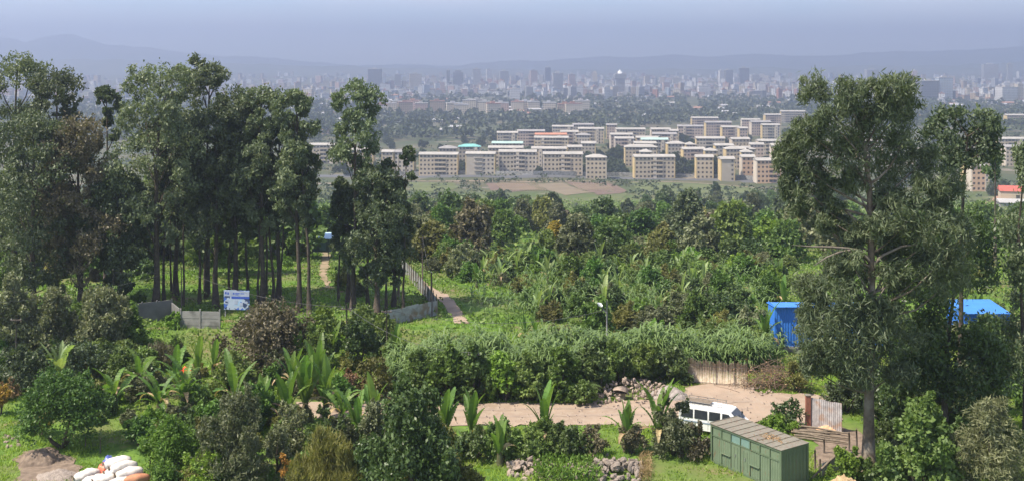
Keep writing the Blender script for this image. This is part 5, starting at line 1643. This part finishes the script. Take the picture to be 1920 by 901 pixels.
# woven cane gate by the road
def cane_gate():
    a, b = G(1287, 717), G(1402, 724); d = b - a; L = math.hypot(d.x, d.y)
    root = thing('cane_gate', 'tan woven cane gate with thin frame poles at the end of the dirt yard', 'gate', a, math.atan2(d.y, d.x))
    M_CANE = mat('dry_cane', (.54,.44,.33), (.44,.35,.26), 5, .9, c=(.58,.50,.40), cscale=3)
    rg = random.Random(2); m = MB(); n = 120
    for k in range(n):
        x = L * (k + .5) / n + rg.uniform(-.01, .01); h = 1.88 + .10 * math.sin(k * .21) + rg.uniform(-.10, .14) - .10 * abs(math.sin(3.1 * k / n))
        m.tube([(x, rg.uniform(-.03, .03), .05), (x + rg.uniform(-.05, .05), rg.uniform(-.03, .03), h)], .022, 4)
    tag(m.build('cane_screen', M_CANE, root), 'screen of upright dry canes', kind='stuff')
    for x in (.05, L * .49, L * .79, L - .03):
        p = MB(); p.tube([(x, -.07, -.2), (x, -.07, 2.0 if x < L * .7 else 2.35)], .03 if x < L * .7 else .04, 5); p.build('pole', M_POLE, root)
    for z in (.12, 1.45):
        p = MB(); p.tube([(0, -.11, z + .05), (L * .5, -.11, z), (L, -.11, z + .03)], .022, 5); p.build('rail', M_POLE, root)
    p = MB(); p.tube([(L * .45, -.3, .06), (L * .85, -.28, .05)], .05, 6); p.build('threshold_log', M_WOOD, root)
cane_gate()
# brush heap right of the gate
def brush_heap():
    b = G(1450, 730); rg = np.random.default_rng(9)
    root = thing('brush_heap', 'heap of dry brown branches right of the cane gate', 'brush heap', b)
    m = MB()
    for k in range(260):
        x, y = rg.normal(0, 1.5), rg.normal(.3, .6); z = abs(rg.normal(0, .95)) * max(.2, 1 - abs(x) / 4)
        d = Vector(rg.normal(size=3) * [1, .7, .6]).normalized() * rg.uniform(.5, 1.3)
        p = Vector((x, y, z + .1)); m.tube([p - d, p + Vector(rg.normal(size=3) * .08), p + d], [.024, .018, .008], 3, cap=False)
    tag(m.build('branches', mat('dry_twigs', (.24,.165,.12), (.15,.105,.08), 6, .9), root), kind='stuff')
    C = rg.normal(size=(700, 3)) * [1.4, .6, .5] + [0, .2, .9]; C[:, 2] = abs(C[:, 2])
    V, Q, T = leafquads(rg, C, .2, .07); tag(obj('dry_leaves', npmesh('dry_leaves', V, Q, LM['dry'], T), root), kind='stuff')
brush_heap()

def sheet_shed(name, lab, u0, u1, Y, h0, h1, depth, wm, rm, base_h=.5, rz=0.0):
    x0, x1 = (u0 - 960) / F * Y, (u1 - 960) / F * Y; w = x1 - x0
    root = thing(name, lab, 'shed', (x0, Y, hz((x0 + x1) / 2, Y)), rz)
    pl = MB(); pl.box(-.05, w + .05, -.05, depth + .05, -.8, base_h); pl.build('plinth', M_CONC, root)
    n = max(2, round(w / 1.0)); d = w / n
    for k in range(n):
        for z0, z1 in ((base_h + .003, base_h + (h0 - base_h) * .52), (base_h + (h0 - base_h) * .5, h0)):
            m = MB(); ribbed(m, .0, d + .02, z0, z1, 0, .025, .2); m.build('wall_sheet', wm, root, loc=(k * d, -.006 if z0 < 1 else 0.0, 0))
    nd = max(2, round(depth / 1.0)); dd = depth / nd
    for x, sgn in ((0, -1), (w, 1)):
        for k in range(nd):
            m = MB(); ribbed(m, 0, dd, base_h + .003, h0, 0, .025, .2)
            m.build('wall_sheet', wm, root, loc=(x, (depth - k * dd) if sgn < 0 else k * dd, 0), rot=(0, 0, -math.pi/2 if sgn < 0 else math.pi/2))
    for k in range(n):
        m = MB(); sl = math.atan2(h1 - h0, depth)
        m.add([(k*d-.1,-.35,h0-.02),(k*d+d+.02,-.35,h0-.02),(k*d+d+.02,depth+.3,h1+.02),(k*d-.1,depth+.3,h1+.02),(k*d-.1,-.35,h0+.03),(k*d+d+.02,-.35,h0+.03),(k*d+d+.02,depth+.3,h1+.07),(k*d-.1,depth+.3,h1+.07)],
              [(0,3,2,1),(4,5,6,7),(0,1,5,4),(1,2,6,5),(2,3,7,6),(3,0,4,7)])
        m.build('roof_sheet', rm, root, loc=(0, 0, .004 * (k % 2)))
sheet_shed('blue_shed', 'blue corrugated metal shed half hidden behind the large eucalyptus', 1453, 1655, 99, 4.1, 3.8, 2.6, M_BLUE, M_BLUER, .5)
sheet_shed('far_blue_shed', 'farther shed showing only its bright blue roof at the right', 1806, 1893, 103, 2.6, 2.9, 4.0, M_BLUE, M_BLUER, .3)

def sheet_run(name, lab, a, b, h, m, pitch=.9, posts=True, top=None):
    d = b - a; L = math.hypot(d.x, d.y); n = max(1, round(L / pitch)); w = L / n
    root = thing(name, lab, 'fence', a, math.atan2(d.y, d.x))
    rg = random.Random(int(L * 100))
    for k in range(n):
        zz = hz(a.x + d.x * (k + .5) / n, a.y + d.y * (k + .5) / n) - a.z
        mm = MB(); ribbed(mm, 0, w + .03, -.1, h + rg.uniform(-.06, .06), 0, .03, .15)
        mm.build('sheet', m, root, loc=(k * w, .008 * (k % 2), zz), rot=(rg.uniform(-.02, .02), 0, 0))
        if posts and k % 2 == 0:
            p = MB(); p.tube([(0, 0, -.3), (0, 0, h + (top or .35))], .045, 6); p.build('post', M_POLE, root, loc=(k * w, .09, zz))
    return root
M_SHEETW = mat('pale_old_sheet', (.46,.43,.42), (.30,.27,.26), 2.5, .6, .3, c=(.36,.25,.19), cscale=1.5)
sheet_run('sheet_screen', 'upright pale corrugated sheets behind the logs by the eucalyptus trunk', G(1519, 800), G(1578, 812), 2.1, M_SHEETW, .55, False)
pr = thing('rusty_post', 'rusty red square post at the left end of the pale sheets', 'post', G(1515, 800))
m = MB(); m.box(-.17, .17, -.14, .14, -.2, 2.25); m.build('shaft', mat('rust_red', (.30,.12,.08), (.22,.09,.06), 4, .8), pr)
m = MB(); m.box(-.2, .2, -.17, .17, 2.253, 2.31); m.build('top_plate', M_RUSTR, pr)
rg = random.Random(12)
for i in range(11):
    p = G(1528 + i * 4.0, 812 + (i % 4) * 5); 
    lg = thing('log', f'thin log lying in the heap below the pale sheets, {ordn(i)} from the left', 'log', (p.x - .6, p.y, p.z + .1 + .09 * (i % 3)), R(-14) + rg.uniform(-.3, .3), 'logs below the pale sheets')
    m = MB(); L = rg.uniform(2.0, 3.8); m.tube([(-L/2,0,0),(-L/6,.05,.03),(L/6,-.03,.02),(L/2,.03,0)], [.075,.07,.065,.05], 7, cap=False); m.build('stem', M_WOOD, lg)
    c = MB(); c.tube([(-L/2-.006,0,0),(-L/2+.01,0,0)], .076, 7); c.build('cut_end', mat('cut_wood', (.42,.30,.18), (.34,.24,.15), 8), lg)
def mound(name, lab, u, v, w, d, h, m, seed, cat='mound', yoff=0.0):
    b = G(u, v); rg = np.random.default_rng(seed); n = 36
    xs = np.linspace(-1, 1, n); X, Yv = np.meshgrid(xs, xs)
    r = np.sqrt(X ** 2 + Yv ** 2)
    rim = .86 + .13 * np.sin(3 * np.arctan2(Yv, X) + seed) * np.cos(2 * np.arctan2(Yv, X) - seed); r = r / rim
    Z = np.clip(1 - r ** 1.5, 0, 1) * h + rg.normal(0, .055, X.shape) * h * (r < .97) + .10 * h * np.sin(X * 7 + 1) * np.sin(Yv * 6) * (r < .9) + .06 * h * np.sin(X * 17 + seed) * np.sin(Yv * 15) * (r < .9)
    Z = np.where(r > .99, -.15, Z)
    V = np.stack([X * w / 2, Yv * d / 2, Z], -1).reshape(-1, 3)
    i = np.arange(n - 1)[:, None] * n + np.arange(n - 1)[None]
    Q = np.stack([i, i + 1, i + n + 1, i + n], -1).reshape(-1, 4)
    return tag(obj(name, npmesh(name, V, Q, m, smooth=True), loc=(b.x, b.y + yoff, b.z)), lab, cat)
mound('sawdust_heap', 'orange sawdust heap below the pale sheets', 1556, 806, 2.4, 1.2, .45, mat('sawdust', (.55,.36,.22), (.45,.28,.17), 4, .95), 61)
mound('earth_mound', 'brown earth mound at the bottom left corner', 76, 866, 3.2, 2.2, .85, M_SOIL, 62)
mound('sack_bed', 'low earth bank that the sacks are heaped on', 222, 902, 3.6, 1.9, .75, M_SOIL, 69)
mound('gravel_spread', 'low grey gravel spread beside the earth mound', 108, 896, 3.4, 2.6, .5, mat('fine_gravel', (.30,.25,.21), (.20,.165,.14), 14, .95, bump=.5), 63)
mound('orange_soil_heap', 'small heap of orange soil on the lawn between the trees', 238, 478, 2.4, 1.6, .85, M_ORDIRT, 64)
mound('gravel_heap', 'grey gravel heap in front of the cane belt by the gate', 1256, 744, 3.6, 2.6, .85, mat('grey_gravel', (.34,.30,.27), (.23,.20,.18), 16, .95, bump=.5), 65)
mound('straw_heap', 'tan straw heap at the bottom edge right of the container', 1580, 925, 4.2, 2.4, 1.0, mat('straw', (.42,.30,.17), (.33,.24,.14), 6, .95, bump=.6), 66)

# stone heaps: every stone a part
def stone_mesh(seed, m):
    rg = random.Random(seed); bm = bmesh.new()
    bmesh.ops.create_icosphere(bm, subdivisions=1, radius=.5)
    for v in bm.verts: v.co *= rg.uniform(.75, 1.2); v.co.z *= .72; v.co.x *= rg.uniform(.95, 1.25)
    me = bpy.data.meshes.new('stone'); bm.to_mesh(me); bm.free(); me.materials.append(m); return me
STG = [stone_mesh(i, M_STONE) for i in range(5)]; STP = [stone_mesh(20 + i, M_STONEP) for i in range(5)]
def heap(lab, pts, sizes, sts, seed, name='stone_heap'):
    rg = random.Random(seed)
    c = Vector((0, 0, 0))
    for p in pts: c += p[0] / len(pts)
    root = thing(name, lab, 'stone heap', (c.x, c.y, hz(c.x, c.y)))
    for (p, h) in pts:
        s = rg.uniform(*sizes)
        obj('stone', rg.choice(sts), root, loc=p + Vector((0, 0, h)) - root.location, rot=(rg.uniform(0, 6), rg.uniform(0, 6), rg.uniform(0, 6)), scale=(s, s * rg.uniform(.7, 1.1), s * rg.uniform(.7, 1)))
def heap_pts(seed, n, u0, u1, v0, v1, hm):
    rg = random.Random(seed); out = []
    for _ in range(n):
        t = rg.random(); e = math.sin(math.pi * (t * .9 + .05)); u = u0 + (u1 - u0) * t
        f = rg.gauss(0, .33); v = (v0 + v1) / 2 + f * (v1 - v0)
        out.append((G(u, v), hm * e * max(0, 1 - abs(f) * 1.7) * rg.uniform(.3, 1)))
    return out
heap('long heap of broken grey building stone on the grass, right part', heap_pts(1, 190, 1095, 1205, 868, 902, 1.0), (.22, .6), STG, 3)
heap('flat heap of pale broken stone on the grass, left part', heap_pts(2, 110, 952, 1040, 866, 890, .75), (.2, .55), STG + STP, 4)
heap('weedy middle of the stone heap on the grass', heap_pts(5, 60, 1030, 1100, 872, 900, .5), (.18, .42), STG, 5)
heap('heap of pinkish stones beside the road in front of the cane belt', heap_pts(3, 260, 1112, 1250, 716, 760, 1.25), (.14, .42), STP, 6)
heap('few white stones lying at the foot of the brush heap', heap_pts(4, 26, 1404, 1450, 722, 744, .3), (.15, .4), STP, 7)
heap('scattered stones on the lawn left of the earth mound', heap_pts(6, 14, 8, 40, 818, 834, .2), (.2, .45), STP, 8)
rs = np.random.default_rng(88); mb = MB()
for _ in range(420):
    g = G(rs.uniform(640, 1500), rs.uniform(738, 800)); s = rs.uniform(.03, .10)
    mb.tube([(g.x, g.y, g.z + .04), (g.x + .3 * s, g.y, g.z + .06 + s * .6), (g.x, g.y + .2 * s, g.z + .06 + s)], [s, s * .9, s * .3], 5)
tag(mb.build('road_pebbles', M_STONEP), 'small loose stones strewn over the dirt road', 'pebbles', kind='stuff')
st = thing('tree_stump_slab', 'large round pink slab lying on the stone heap', 'slab', G(1163, 748) + Vector((0, 0, .55)))
m = MB(); m.tube([(0, 0, 0), (.02, 0, .16), (0, .02, .3)], [.55, .62, .56], 11); m.build('slab_body', M_STONEP, st, rot=(-.5, .1, 0))
m = MB(); m.tube([(0, 0, -.6), (0, 0, .0)], [.35, .4], 8); m.build('slab_foot', M_STONE, st)
rgw = np.random.default_rng(77)
C = []
for _ in range(1500):
    g = G(rgw.uniform(1000, 1130), rgw.uniform(868, 905)); C.append((g.x, g.y, g.z + rgw.uniform(.1, .8)))
V, Q, T = leafquads(rgw, np.array(C), .34, .10, np.tile([0, 0, 1.0], (1500, 1)), .8)
tag(obj('heap_weeds', npmesh('heap_weeds', V, Q, LM['bright'], T)), 'green weeds growing through the middle of the stone heap', 'weeds', kind='stuff')
C = []
for _ in range(500):
    g = G(rgw.uniform(1198, 1222), rgw.uniform(858, 905)); C.append((g.x, g.y, g.z + rgw.uniform(.05, .5)))
V, Q, T = leafquads(rgw, np.array(C), .6, .03, np.tile([.3, 0, .8], (500, 1)), .8)
tag(obj('dry_stalks', npmesh('dry_stalks', V, Q, LM['dry'], T)), 'dry straw stalks at the right end of the grey stone heap', 'stalks', kind='stuff')

# sacks at the bottom left
def sack_mesh(L, W, H, seed, m):
    rg = random.Random(seed); n, k = 12, 12; V, Fc = [], []
    for i in range(n + 1):
        t = i / n; x = (t - .5) * L; e = min(1, (math.sin(math.pi * (t * .96 + .02))) ** .32)
        for j in range(k):
            a = 2 * math.pi * j / k; q = 1 + .08 * rg.uniform(-1, 1) + .05 * math.sin(t * 9 + seed + a * 2)
            c, s = math.cos(a), math.sin(a)
            V.append((x, W/2 * e * q * math.copysign(abs(c) ** .8, c), H/2 * (.25 + .75 * e) * q * math.copysign(abs(s) ** .8, s) - .16 * H * (2 * t - 1) ** 2 + .05 * H * math.sin(t * 14 + seed) * c))
    for i in range(n):
        for j in range(k): j2 = (j + 1) % k; Fc.append((i*k+j, i*k+j2, (i+1)*k+j2, (i+1)*k+j))
    Fc.append(tuple(reversed(range(k)))); Fc.append(tuple(n*k + j for j in range(k)))
    mb = MB(); mb.add(V, Fc, 0, True); return mb.mesh('sack_body', m)
M_SACK = mat('white_woven_sack', (.60,.55,.50), (.50,.45,.40), 3, .7, .2, local=True, bump=.3)
M_SACKO = mat('orange_woven_sack', (.42,.19,.10), (.36,.16,.09), 3, .7, .2, local=True, bump=.3)
M_TIE = mat('sack_twine', (.22,.17,.12), (.16,.12,.09), 5)
SK = [
 (221,864,67.9,30,M_SACK,'topmost white sack at the back of the pile'),
 (232,872,67.6,30,M_SACK,'white sack just in front of the topmost one'),
 (222,880,67.5,32,M_SACK,'white sack below the second one, left end in the middle of the pile'),
 (243,884,67.2,28,M_SACK,'white sack on the right side of the pile above the orange one'),
 (255,896,66.9,22,M_SACKO,'orange sack at the front right of the pile'),
 (201,895,66.9,32,M_SACK,'white sack low in the front middle of the pile'),
 (178,899,66.8,34,M_SACK,'white sack low in front of the blue and orange cover'),
 (163,888,67.4,44,M_SACK,'white sack at the left end of the pile'),
 (228,901,66.7,24,M_SACK,'white sack at the bottom edge under the pile'),
 (212,884,68.2,30,M_SACK,'white sack half hidden under the middle of the pile'),
]
for i, (u, v, Y, rz, mm, lab) in enumerate(SK):
    x = (u - 960) / F * Y
    zz = HC - (v - V0) / F * Y
    s = thing('sack', lab, 'sack', (x, Y, zz), R(rz), 'sacks piled on the lawn')
    obj('sack_body', sack_mesh(1.6, .80, .56, 30 + i, mm), s, rot=(rnd.uniform(-.2, .2), -.04, 0))
    t = MB(); t.tube([(-.92, 0, 0), (-.84, 0, .0)], [.16, .09], 8); t.build('tied_end', M_TIE, s)
def cover(lab, u, v, m, seed, w, d, h):
    b = G(u, v); rg = np.random.default_rng(seed); n = 14
    xs = np.linspace(-1, 1, n); X, Yv = np.meshgrid(xs, xs)
    Z = h * np.clip(1.05 - .5 * X ** 2 - .55 * Yv ** 2, 0, 1) + .10 * np.sin(X * 6 + seed) * np.cos(Yv * 5) + rg.normal(0, .025, X.shape)
    V = np.stack([X * w / 2 + .05 * np.sin(Yv * 7), Yv * d / 2, Z], -1).reshape(-1, 3)
    i = np.arange(n - 1)[:, None] * n + np.arange(n - 1)[None]
    Q = np.stack([i, i + 1, i + n + 1, i + n], -1).reshape(-1, 4)
    o = obj('plastic_sheet', npmesh('plastic_sheet', V, Q, m, smooth=True), loc=b, rot=(0, 0, .35))
    md = o.modifiers.new('thick', 'SOLIDIFY'); md.thickness = .02
    return tag(o, lab, 'sheet')
cover('blue plastic sheet bunched at the back left of the sacks', 204, 893, mat('blue_plastic', (.10,.13,.36), (.07,.09,.28), 3, .4, .4), 3, .9, 1.5, 1.25)
cover('orange red plastic sheet left of the blue one by the sacks', 194, 900, mat('orange_plastic', (.62,.16,.07), (.5,.12,.08), 3, .4, .4), 5, .8, 1.3, 1.05)
cover('small light blue plastic sheet under the orange sack', 264, 925, mat('cyan_plastic', (.15,.42,.55), (.12,.35,.48), 3, .4, .4), 6, .7, .6, .3)
# pegs and posts on the left lawn
for i, (u, v, h) in enumerate(((160, 838, .8), (188, 850, 1.0), (281, 895, 1.6))):
    pg = thing('garden_post', ('short peg on the shaded lawn right of the round tree', 'taller peg behind the sacks on the shaded lawn', 'thin dark post right of the sacks')[i], 'post', G(u, v))
    m = MB(); m.tube([(0, 0, -.2), (.02, 0, h * .5), (0, .01, h)], [.045, .04, .035], 6); m.build('shaft', M_POLE, pg)
    m = MB(); m.tube([(0, 0, h - .02), (0, 0, h + .04)], [.04, .02], 6); m.build('cut_top', M_WOOD, pg)

# ---------------------------------------------------------------- walls, fences, board and kiosk of the middle distance
def conc_wall(name, lab, a, b, h, m, n, planks=0):
    d = b - a; L = math.hypot(d.x, d.y); root = thing(name, lab, 'wall', a, math.atan2(d.y, d.x)); w = L / n
    for k in range(n):
        if planks:
            for j in range(planks):
                mb = MB(); hh = h / planks; mb.box(.06, w - .02, -.03 - .015 * (j % 2), .03, j * hh + .012 - .1, (j + 1) * hh - .1); mb.build('plank', m, root, loc=(k * w, 0, 0))
        else:
            mb = MB(); mb.box(.06, w - .06, -.06, .06, -.3, h); mb.build('panel', m, root, loc=(k * w, 0, 0))
        mb = MB(); mb.box(-.055, .055, -.09, .09, -.3, h + .12); mb.build('post', m, root, loc=(k * w, 0, 0))
    mb = MB(); mb.box(-.055, .055, -.09, .09, -.3, h + .12); mb.build('post', m, root, loc=(L, 0, 0))
    return root
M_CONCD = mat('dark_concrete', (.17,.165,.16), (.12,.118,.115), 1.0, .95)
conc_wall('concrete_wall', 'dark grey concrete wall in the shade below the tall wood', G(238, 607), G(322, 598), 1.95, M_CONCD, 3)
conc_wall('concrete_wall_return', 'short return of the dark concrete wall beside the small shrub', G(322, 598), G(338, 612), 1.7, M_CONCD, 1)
conc_wall('plank_wall', 'pale grey wall of horizontal planks left of the blue billboard', G(339, 614), G(412, 616), 1.75, M_CONC, 2, 5)
sheet_run('sheet_fence', 'pale corrugated sheet fence facing the viewer at the path corner', G(722, 612), G(820, 590), 1.55, M_METAL, .85, True, .3)
sheet_run('path_fence', 'long corrugated sheet fence with posts receding along the left of the path', G(820, 590), G(752, 507), 1.7, M_METAL, 1.0, True, .5)
def billboard():
    p = G(420, 596); root = thing('billboard', 'small blue and white printed billboard at the edge of the tall wood', 'billboard', p, R(-8))
    Y = p.y; w = 50 / F * Y; h = 36 / F * Y
    zt = HC - (543 - V0) / F * Y - p.z; zb = zt - h
    m_, n, l, out = newmat('printed_board')
    b = n.new('ShaderNodeBsdfPrincipled'); b.inputs['Roughness'].default_value = .5
    tc = n.new('ShaderNodeTexCoord'); mp = n.new('ShaderNodeMapping'); l.new(tc.outputs['Object'], mp.inputs[0])
    vo = n.new('ShaderNodeTexVoronoi'); vo.inputs['Scale'].default_value = 3.0; l.new(mp.outputs[0], vo.inputs[0])
    rp = n.new('ShaderNodeValToRGB'); rp.color_ramp.interpolation = 'CONSTANT'
    e = rp.color_ramp.elements; e[0].position = 0; e[0].color = (.36,.43,.52,1); e[1].position = .45; e[1].color = (.06,.13,.42,1)
    x = e.new(.62); x.color = (.30,.45,.60,1); x = e.new(.8); x.color = (.03,.05,.12,1)
    sp = n.new('ShaderNodeSeparateColor'); l.new(vo.outputs['Color'], sp.inputs[0]); l.new(sp.outputs[0], rp.inputs[0])
    l.new(rp.outputs[0], b.inputs['Base Color']); l.new(b.outputs[0], out.inputs[0])
    m = MB(); m.box(0, w, -.04, .04, zb, zt); m.build('board', m_, root)
    wh = mat('board_pale_print', (.34,.38,.47), (.29,.34,.43), 2); bl = mat('board_blue_print', (.04,.08,.34), (.05,.1,.4), 2)
    m = MB(); m.box(.02, w - .02, -.052, -.043, zt - h * .30, zt - .03); m.build('pale_header', wh, root)
    m = MB(); m.box(w * .3, w - .02, -.056, -.043, zt - h * .42, zt - h * .31); m.build('blue_band', bl, root)
    m = MB()
    for k, (a, c, t0, t1) in enumerate(((.05,.11,.08,.2),(.14,.2,.1,.22),(.36,.42,.12,.2),(.45,.62,.12,.16),(.45,.58,.19,.23),(.66,.8,.13,.17))): m.box(w*a, w*c, -.060, -.0525, zt - h*t1, zt - h*t0)
    m.build('printed_marks', bl, root)
    m = MB()
    for k, (a, c, t0, t1) in enumerate(((.05,.2,.5,.58),(.05,.16,.66,.72),(.42,.55,.5,.72),(.62,.75,.62,.8),(.82,.93,.55,.66))): m.box(w*a, w*c, -.056, -.043, zt - h*t1, zt - h*t0)
    m.build('pale_blocks', wh, root)
    for xx in (.12, w - .12):
        m = MB(); m.tube([(xx, .08, -.3), (xx, .08, zt - .1)], .05, 6); m.build('post', M_STEEL, root)
billboard()
def kiosk():
    p = G(606, 482); Y = p.y; k = Y / F
    root = thing('stilt_kiosk', 'small dark kiosk on stilts with a light blue roof on the hillside track', 'kiosk', p, R(-12))
    w, d, z0, z1 = 34 * k, 2.2, 12 * k, 38 * k
    for x in (-w/2 + .1, w/2 - .1):
        for y in (-d/2 + .1, d/2 - .1):
            m = MB(); m.tube([(x, y, -.4), (x, y, z0)], .06, 5); m.build('stilt', M_POLE, root)
    m = MB(); m.box(-w/2, w/2, -d/2, d/2, z0, z1); m.build('wall', mat('dark_green_sheet', (.10,.13,.10), (.07,.09,.07), 2), root)
    m = MB(); m.box(-w * .05, w * .3, -d/2 - .03, -d/2 - .003, z0 + .3, z1 - .2); m.build('door', mat('teal_door', (.14,.22,.2), (.1,.17,.15), 2), root)
    m = MB(); m.add([(-w/2-.3,-d/2-.4,z1-.1),(w/2+.3,-d/2-.4,z1-.1),(w/2+.3,d/2+.4,z1+.35),(-w/2-.3,d/2+.4,z1+.35),(-w/2-.3,-d/2-.4,z1),(w/2+.3,-d/2-.4,z1),(w/2+.3,d/2+.4,z1+.45),(-w/2-.3,d/2+.4,z1+.45)],
        [(0,3,2,1),(4,5,6,7),(0,1,5,4),(1,2,6,5),(2,3,7,6),(3,0,4,7)]); m.build('roof', mat('light_blue_sheet', (.42,.58,.70), (.36,.50,.62), 1, .5, .3), root)
kiosk()
simple_shed('pale_roofed_hut', 'low hut with a pale roof glimpsed between the tall trunks', 'hut', 500, 478, 3.2, 2.4, 1.6, M_CONC, M_CROOF[1], .6)
# utility poles, lamp and wires
def pole(lab, u, vb, vt, r=.09, arm=True, name='utility_pole'):
    b = G(u, vb); H = HC - (vt - V0) / F * b.y - b.z
    root = thing(name, lab, 'pole', b)
    m = MB(); m.tube([(0, 0, -.3), (.02, 0, H * .5), (0, 0, H)], [r, r * .85, r * .65], 7); m.build('shaft', M_POLE, root)
    if arm:
        m = MB(); m.box(-.45, .45, -.05, .05, H - .45, H - .35); m.build('cross_arm', M_POLE, root)
        for x in (-.38, 0, .38):
            q = MB(); q.tube([(x, 0, H - .352), (x, 0, H - .2)], [.04, .025], 6); q.build('insulator', M_CONC, root)
    else:
        m = MB(); m.tube([(0, 0, H), (0, 0, H + .06)], [r * .8, r * .3], 6); m.build('pole_cap', M_STEEL, root)
    return b + Vector((0, 0, H - .2))
W = {}
W['a'] = pole('slim utility pole on the near side of the cane belt', 888, 752, 655)
W['b'] = pole('slim pole standing among the shrubs left of the sheet fence', 650, 690, 570)
W['c'] = pole('thin pole in front of the sheet fence', 725, 690, 575, .07)
W['d'] = pole('far utility pole behind the path fence', 792, 530, 440, .1)
W['e'] = pole('thick short pole at the path corner', 809, 592, 510, .13, False)
W['f'] = pole('thin pale pole at the left among the grey-green trees', 30, 720, 590, .07)
W['g'] = pole('leaning thin pole below the dark wall', 212, 615, 505, .06, False)
W['h'] = pole('wire pole at the left of the plank wall in the wood', 340, 590, 500, .06, False)
lamp = thing('street_lamp', 'thin street lamp with a bent arm and pale lamp head above the cane', 'street lamp', G(1138, 668))
Yl = lamp.location.y; Hl = HC - (563 - V0) / F * Yl - lamp.location.z; kx = Yl / F
m = MB(); m.tube([(0, 0, -.2), (0, 0, Hl * .5), (0, 0, Hl)], [.09, .08, .06], 8); m.build('pole', mat('pale_pole', (.30,.29,.27), (.22,.21,.2), 3), lamp)
m = MB(); m.tube([(0, 0, Hl - 24 * kx), (-6 * kx, 0, Hl - 17 * kx), (-11 * kx, 0, Hl - 10 * kx)], .035, 6); m.build('arm', M_STEEL, lamp)
m = MB(); m.tube([(-9 * kx, 0, Hl - 10.5 * kx), (-13 * kx, 0, Hl - 7.5 * kx), (-18 * kx, 0, Hl - 4.5 * kx)], [.10, .2, .07], 8); m.build('lamp_head', M_WHITEP, lamp)
def wire(lab, a, b, sag):
    pts = [a.lerp(b, t / 14) + Vector((0, 0, -sag * 4 * (t / 14) * (1 - t / 14))) for t in range(15)]
    o = MB().tube(pts, .014, 4).build('overhead_wire', M_WIRE); tag(o, lab, 'wire', 'overhead wires')
wire('wire from the near pole at the cane belt to the shrub pole', W['a'], W['b'], 1.0)
wire('wire from the shrub pole to the left wood', W['b'], W['h'], .9)
wire('wire from the left wood to the left edge', W['h'], W['f'] + Vector((-6, 0, 1)), .8)
wire('wire between the thin fence pole and the street lamp', W['c'], lamp.location + Vector((0, 0, Hl - .8)), 1.2)
wire('wire from the path corner pole to the far pole', W['e'], W['d'], .5)
wire('wire from the leaning pole into the wood', W['g'], W['h'], .3)
# yard posts, leaning timber and dull sheets right of the container
for i, (u, v, h) in enumerate(((1528, 880, 1.3), (1545, 850, 1.0), (1592, 846, 1.3), (1606, 852, 1.7))):
    pg = thing('yard_post', f'dark wooden post in the yard behind the container, {ordn(i)} from the left', 'post', G(u, v), 0, 'posts of the container yard')
    m = MB(); m.tube([(0, 0, -.2), (.02, 0, h * .5), (0, .01, h)], [.07, .06, .05], 6); m.build('shaft', M_POLE, pg)
    m = MB(); m.tube([(0, 0, h - .02), (0, 0, h + .05)], [.055, .02], 6); m.build('cut_top', M_WOOD, pg)
tb = thing('leaning_timber', 'long dark timber leaning beside the container end', 'timber', G(1522, 900))
m = MB(); m.tube([(0, 0, .1), (1.3, .6, 1.0), (2.5, 1.1, 1.7)], [.08, .075, .06], 6); m.build('beam', M_WOOD, tb)
m = MB(); m.tube([(1.3, .6, -.1), (1.3, .62, .95)], [.05, .05], 6); m.build('prop', M_POLE, tb)
sheet_run('low_sheet_fence', 'low bluish grey sheet fence below the eucalyptus trunk', G(1540, 893), G(1600, 870), .9, M_METAL, .8, True, .2)
sheet_run('grey_sheet_scrap', 'bent grey sheets lying at the foot of the eucalyptus', G(1640, 895), G(1672, 882), .8, M_SHEETW, .6, False)
mound('white_covered_heap', 'white covered heap at the bottom right edge', 1795, 925, 3.0, 1.6, 1.2, M_WHITEP, 68)

# ---------------------------------------------------------------- haze over the whole place
hz_top = 335.0
hzm, n, l, out = newmat('haze')
pv = n.new('ShaderNodeVolumePrincipled')
pv.inputs['Color'].default_value = (.52, .575, .75, 1)
pv.inputs['Density'].default_value = .00038
pv.inputs['Anisotropy'].default_value = .6
l.new(pv.outputs[0], out.inputs['Volume'])
m = MB(); m.box(-9200, 9200, -200, 9400, -70, hz_top)
hzo = m.build('haze', hzm); tag(hzo, 'thin blue haze lying over the whole valley', 'haze', kind='stuff')
print('TRIS', sum(len(p.vertices) - 2 for me in bpy.data.meshes for p in me.polygons), 'OBJ', len(COL.objects))
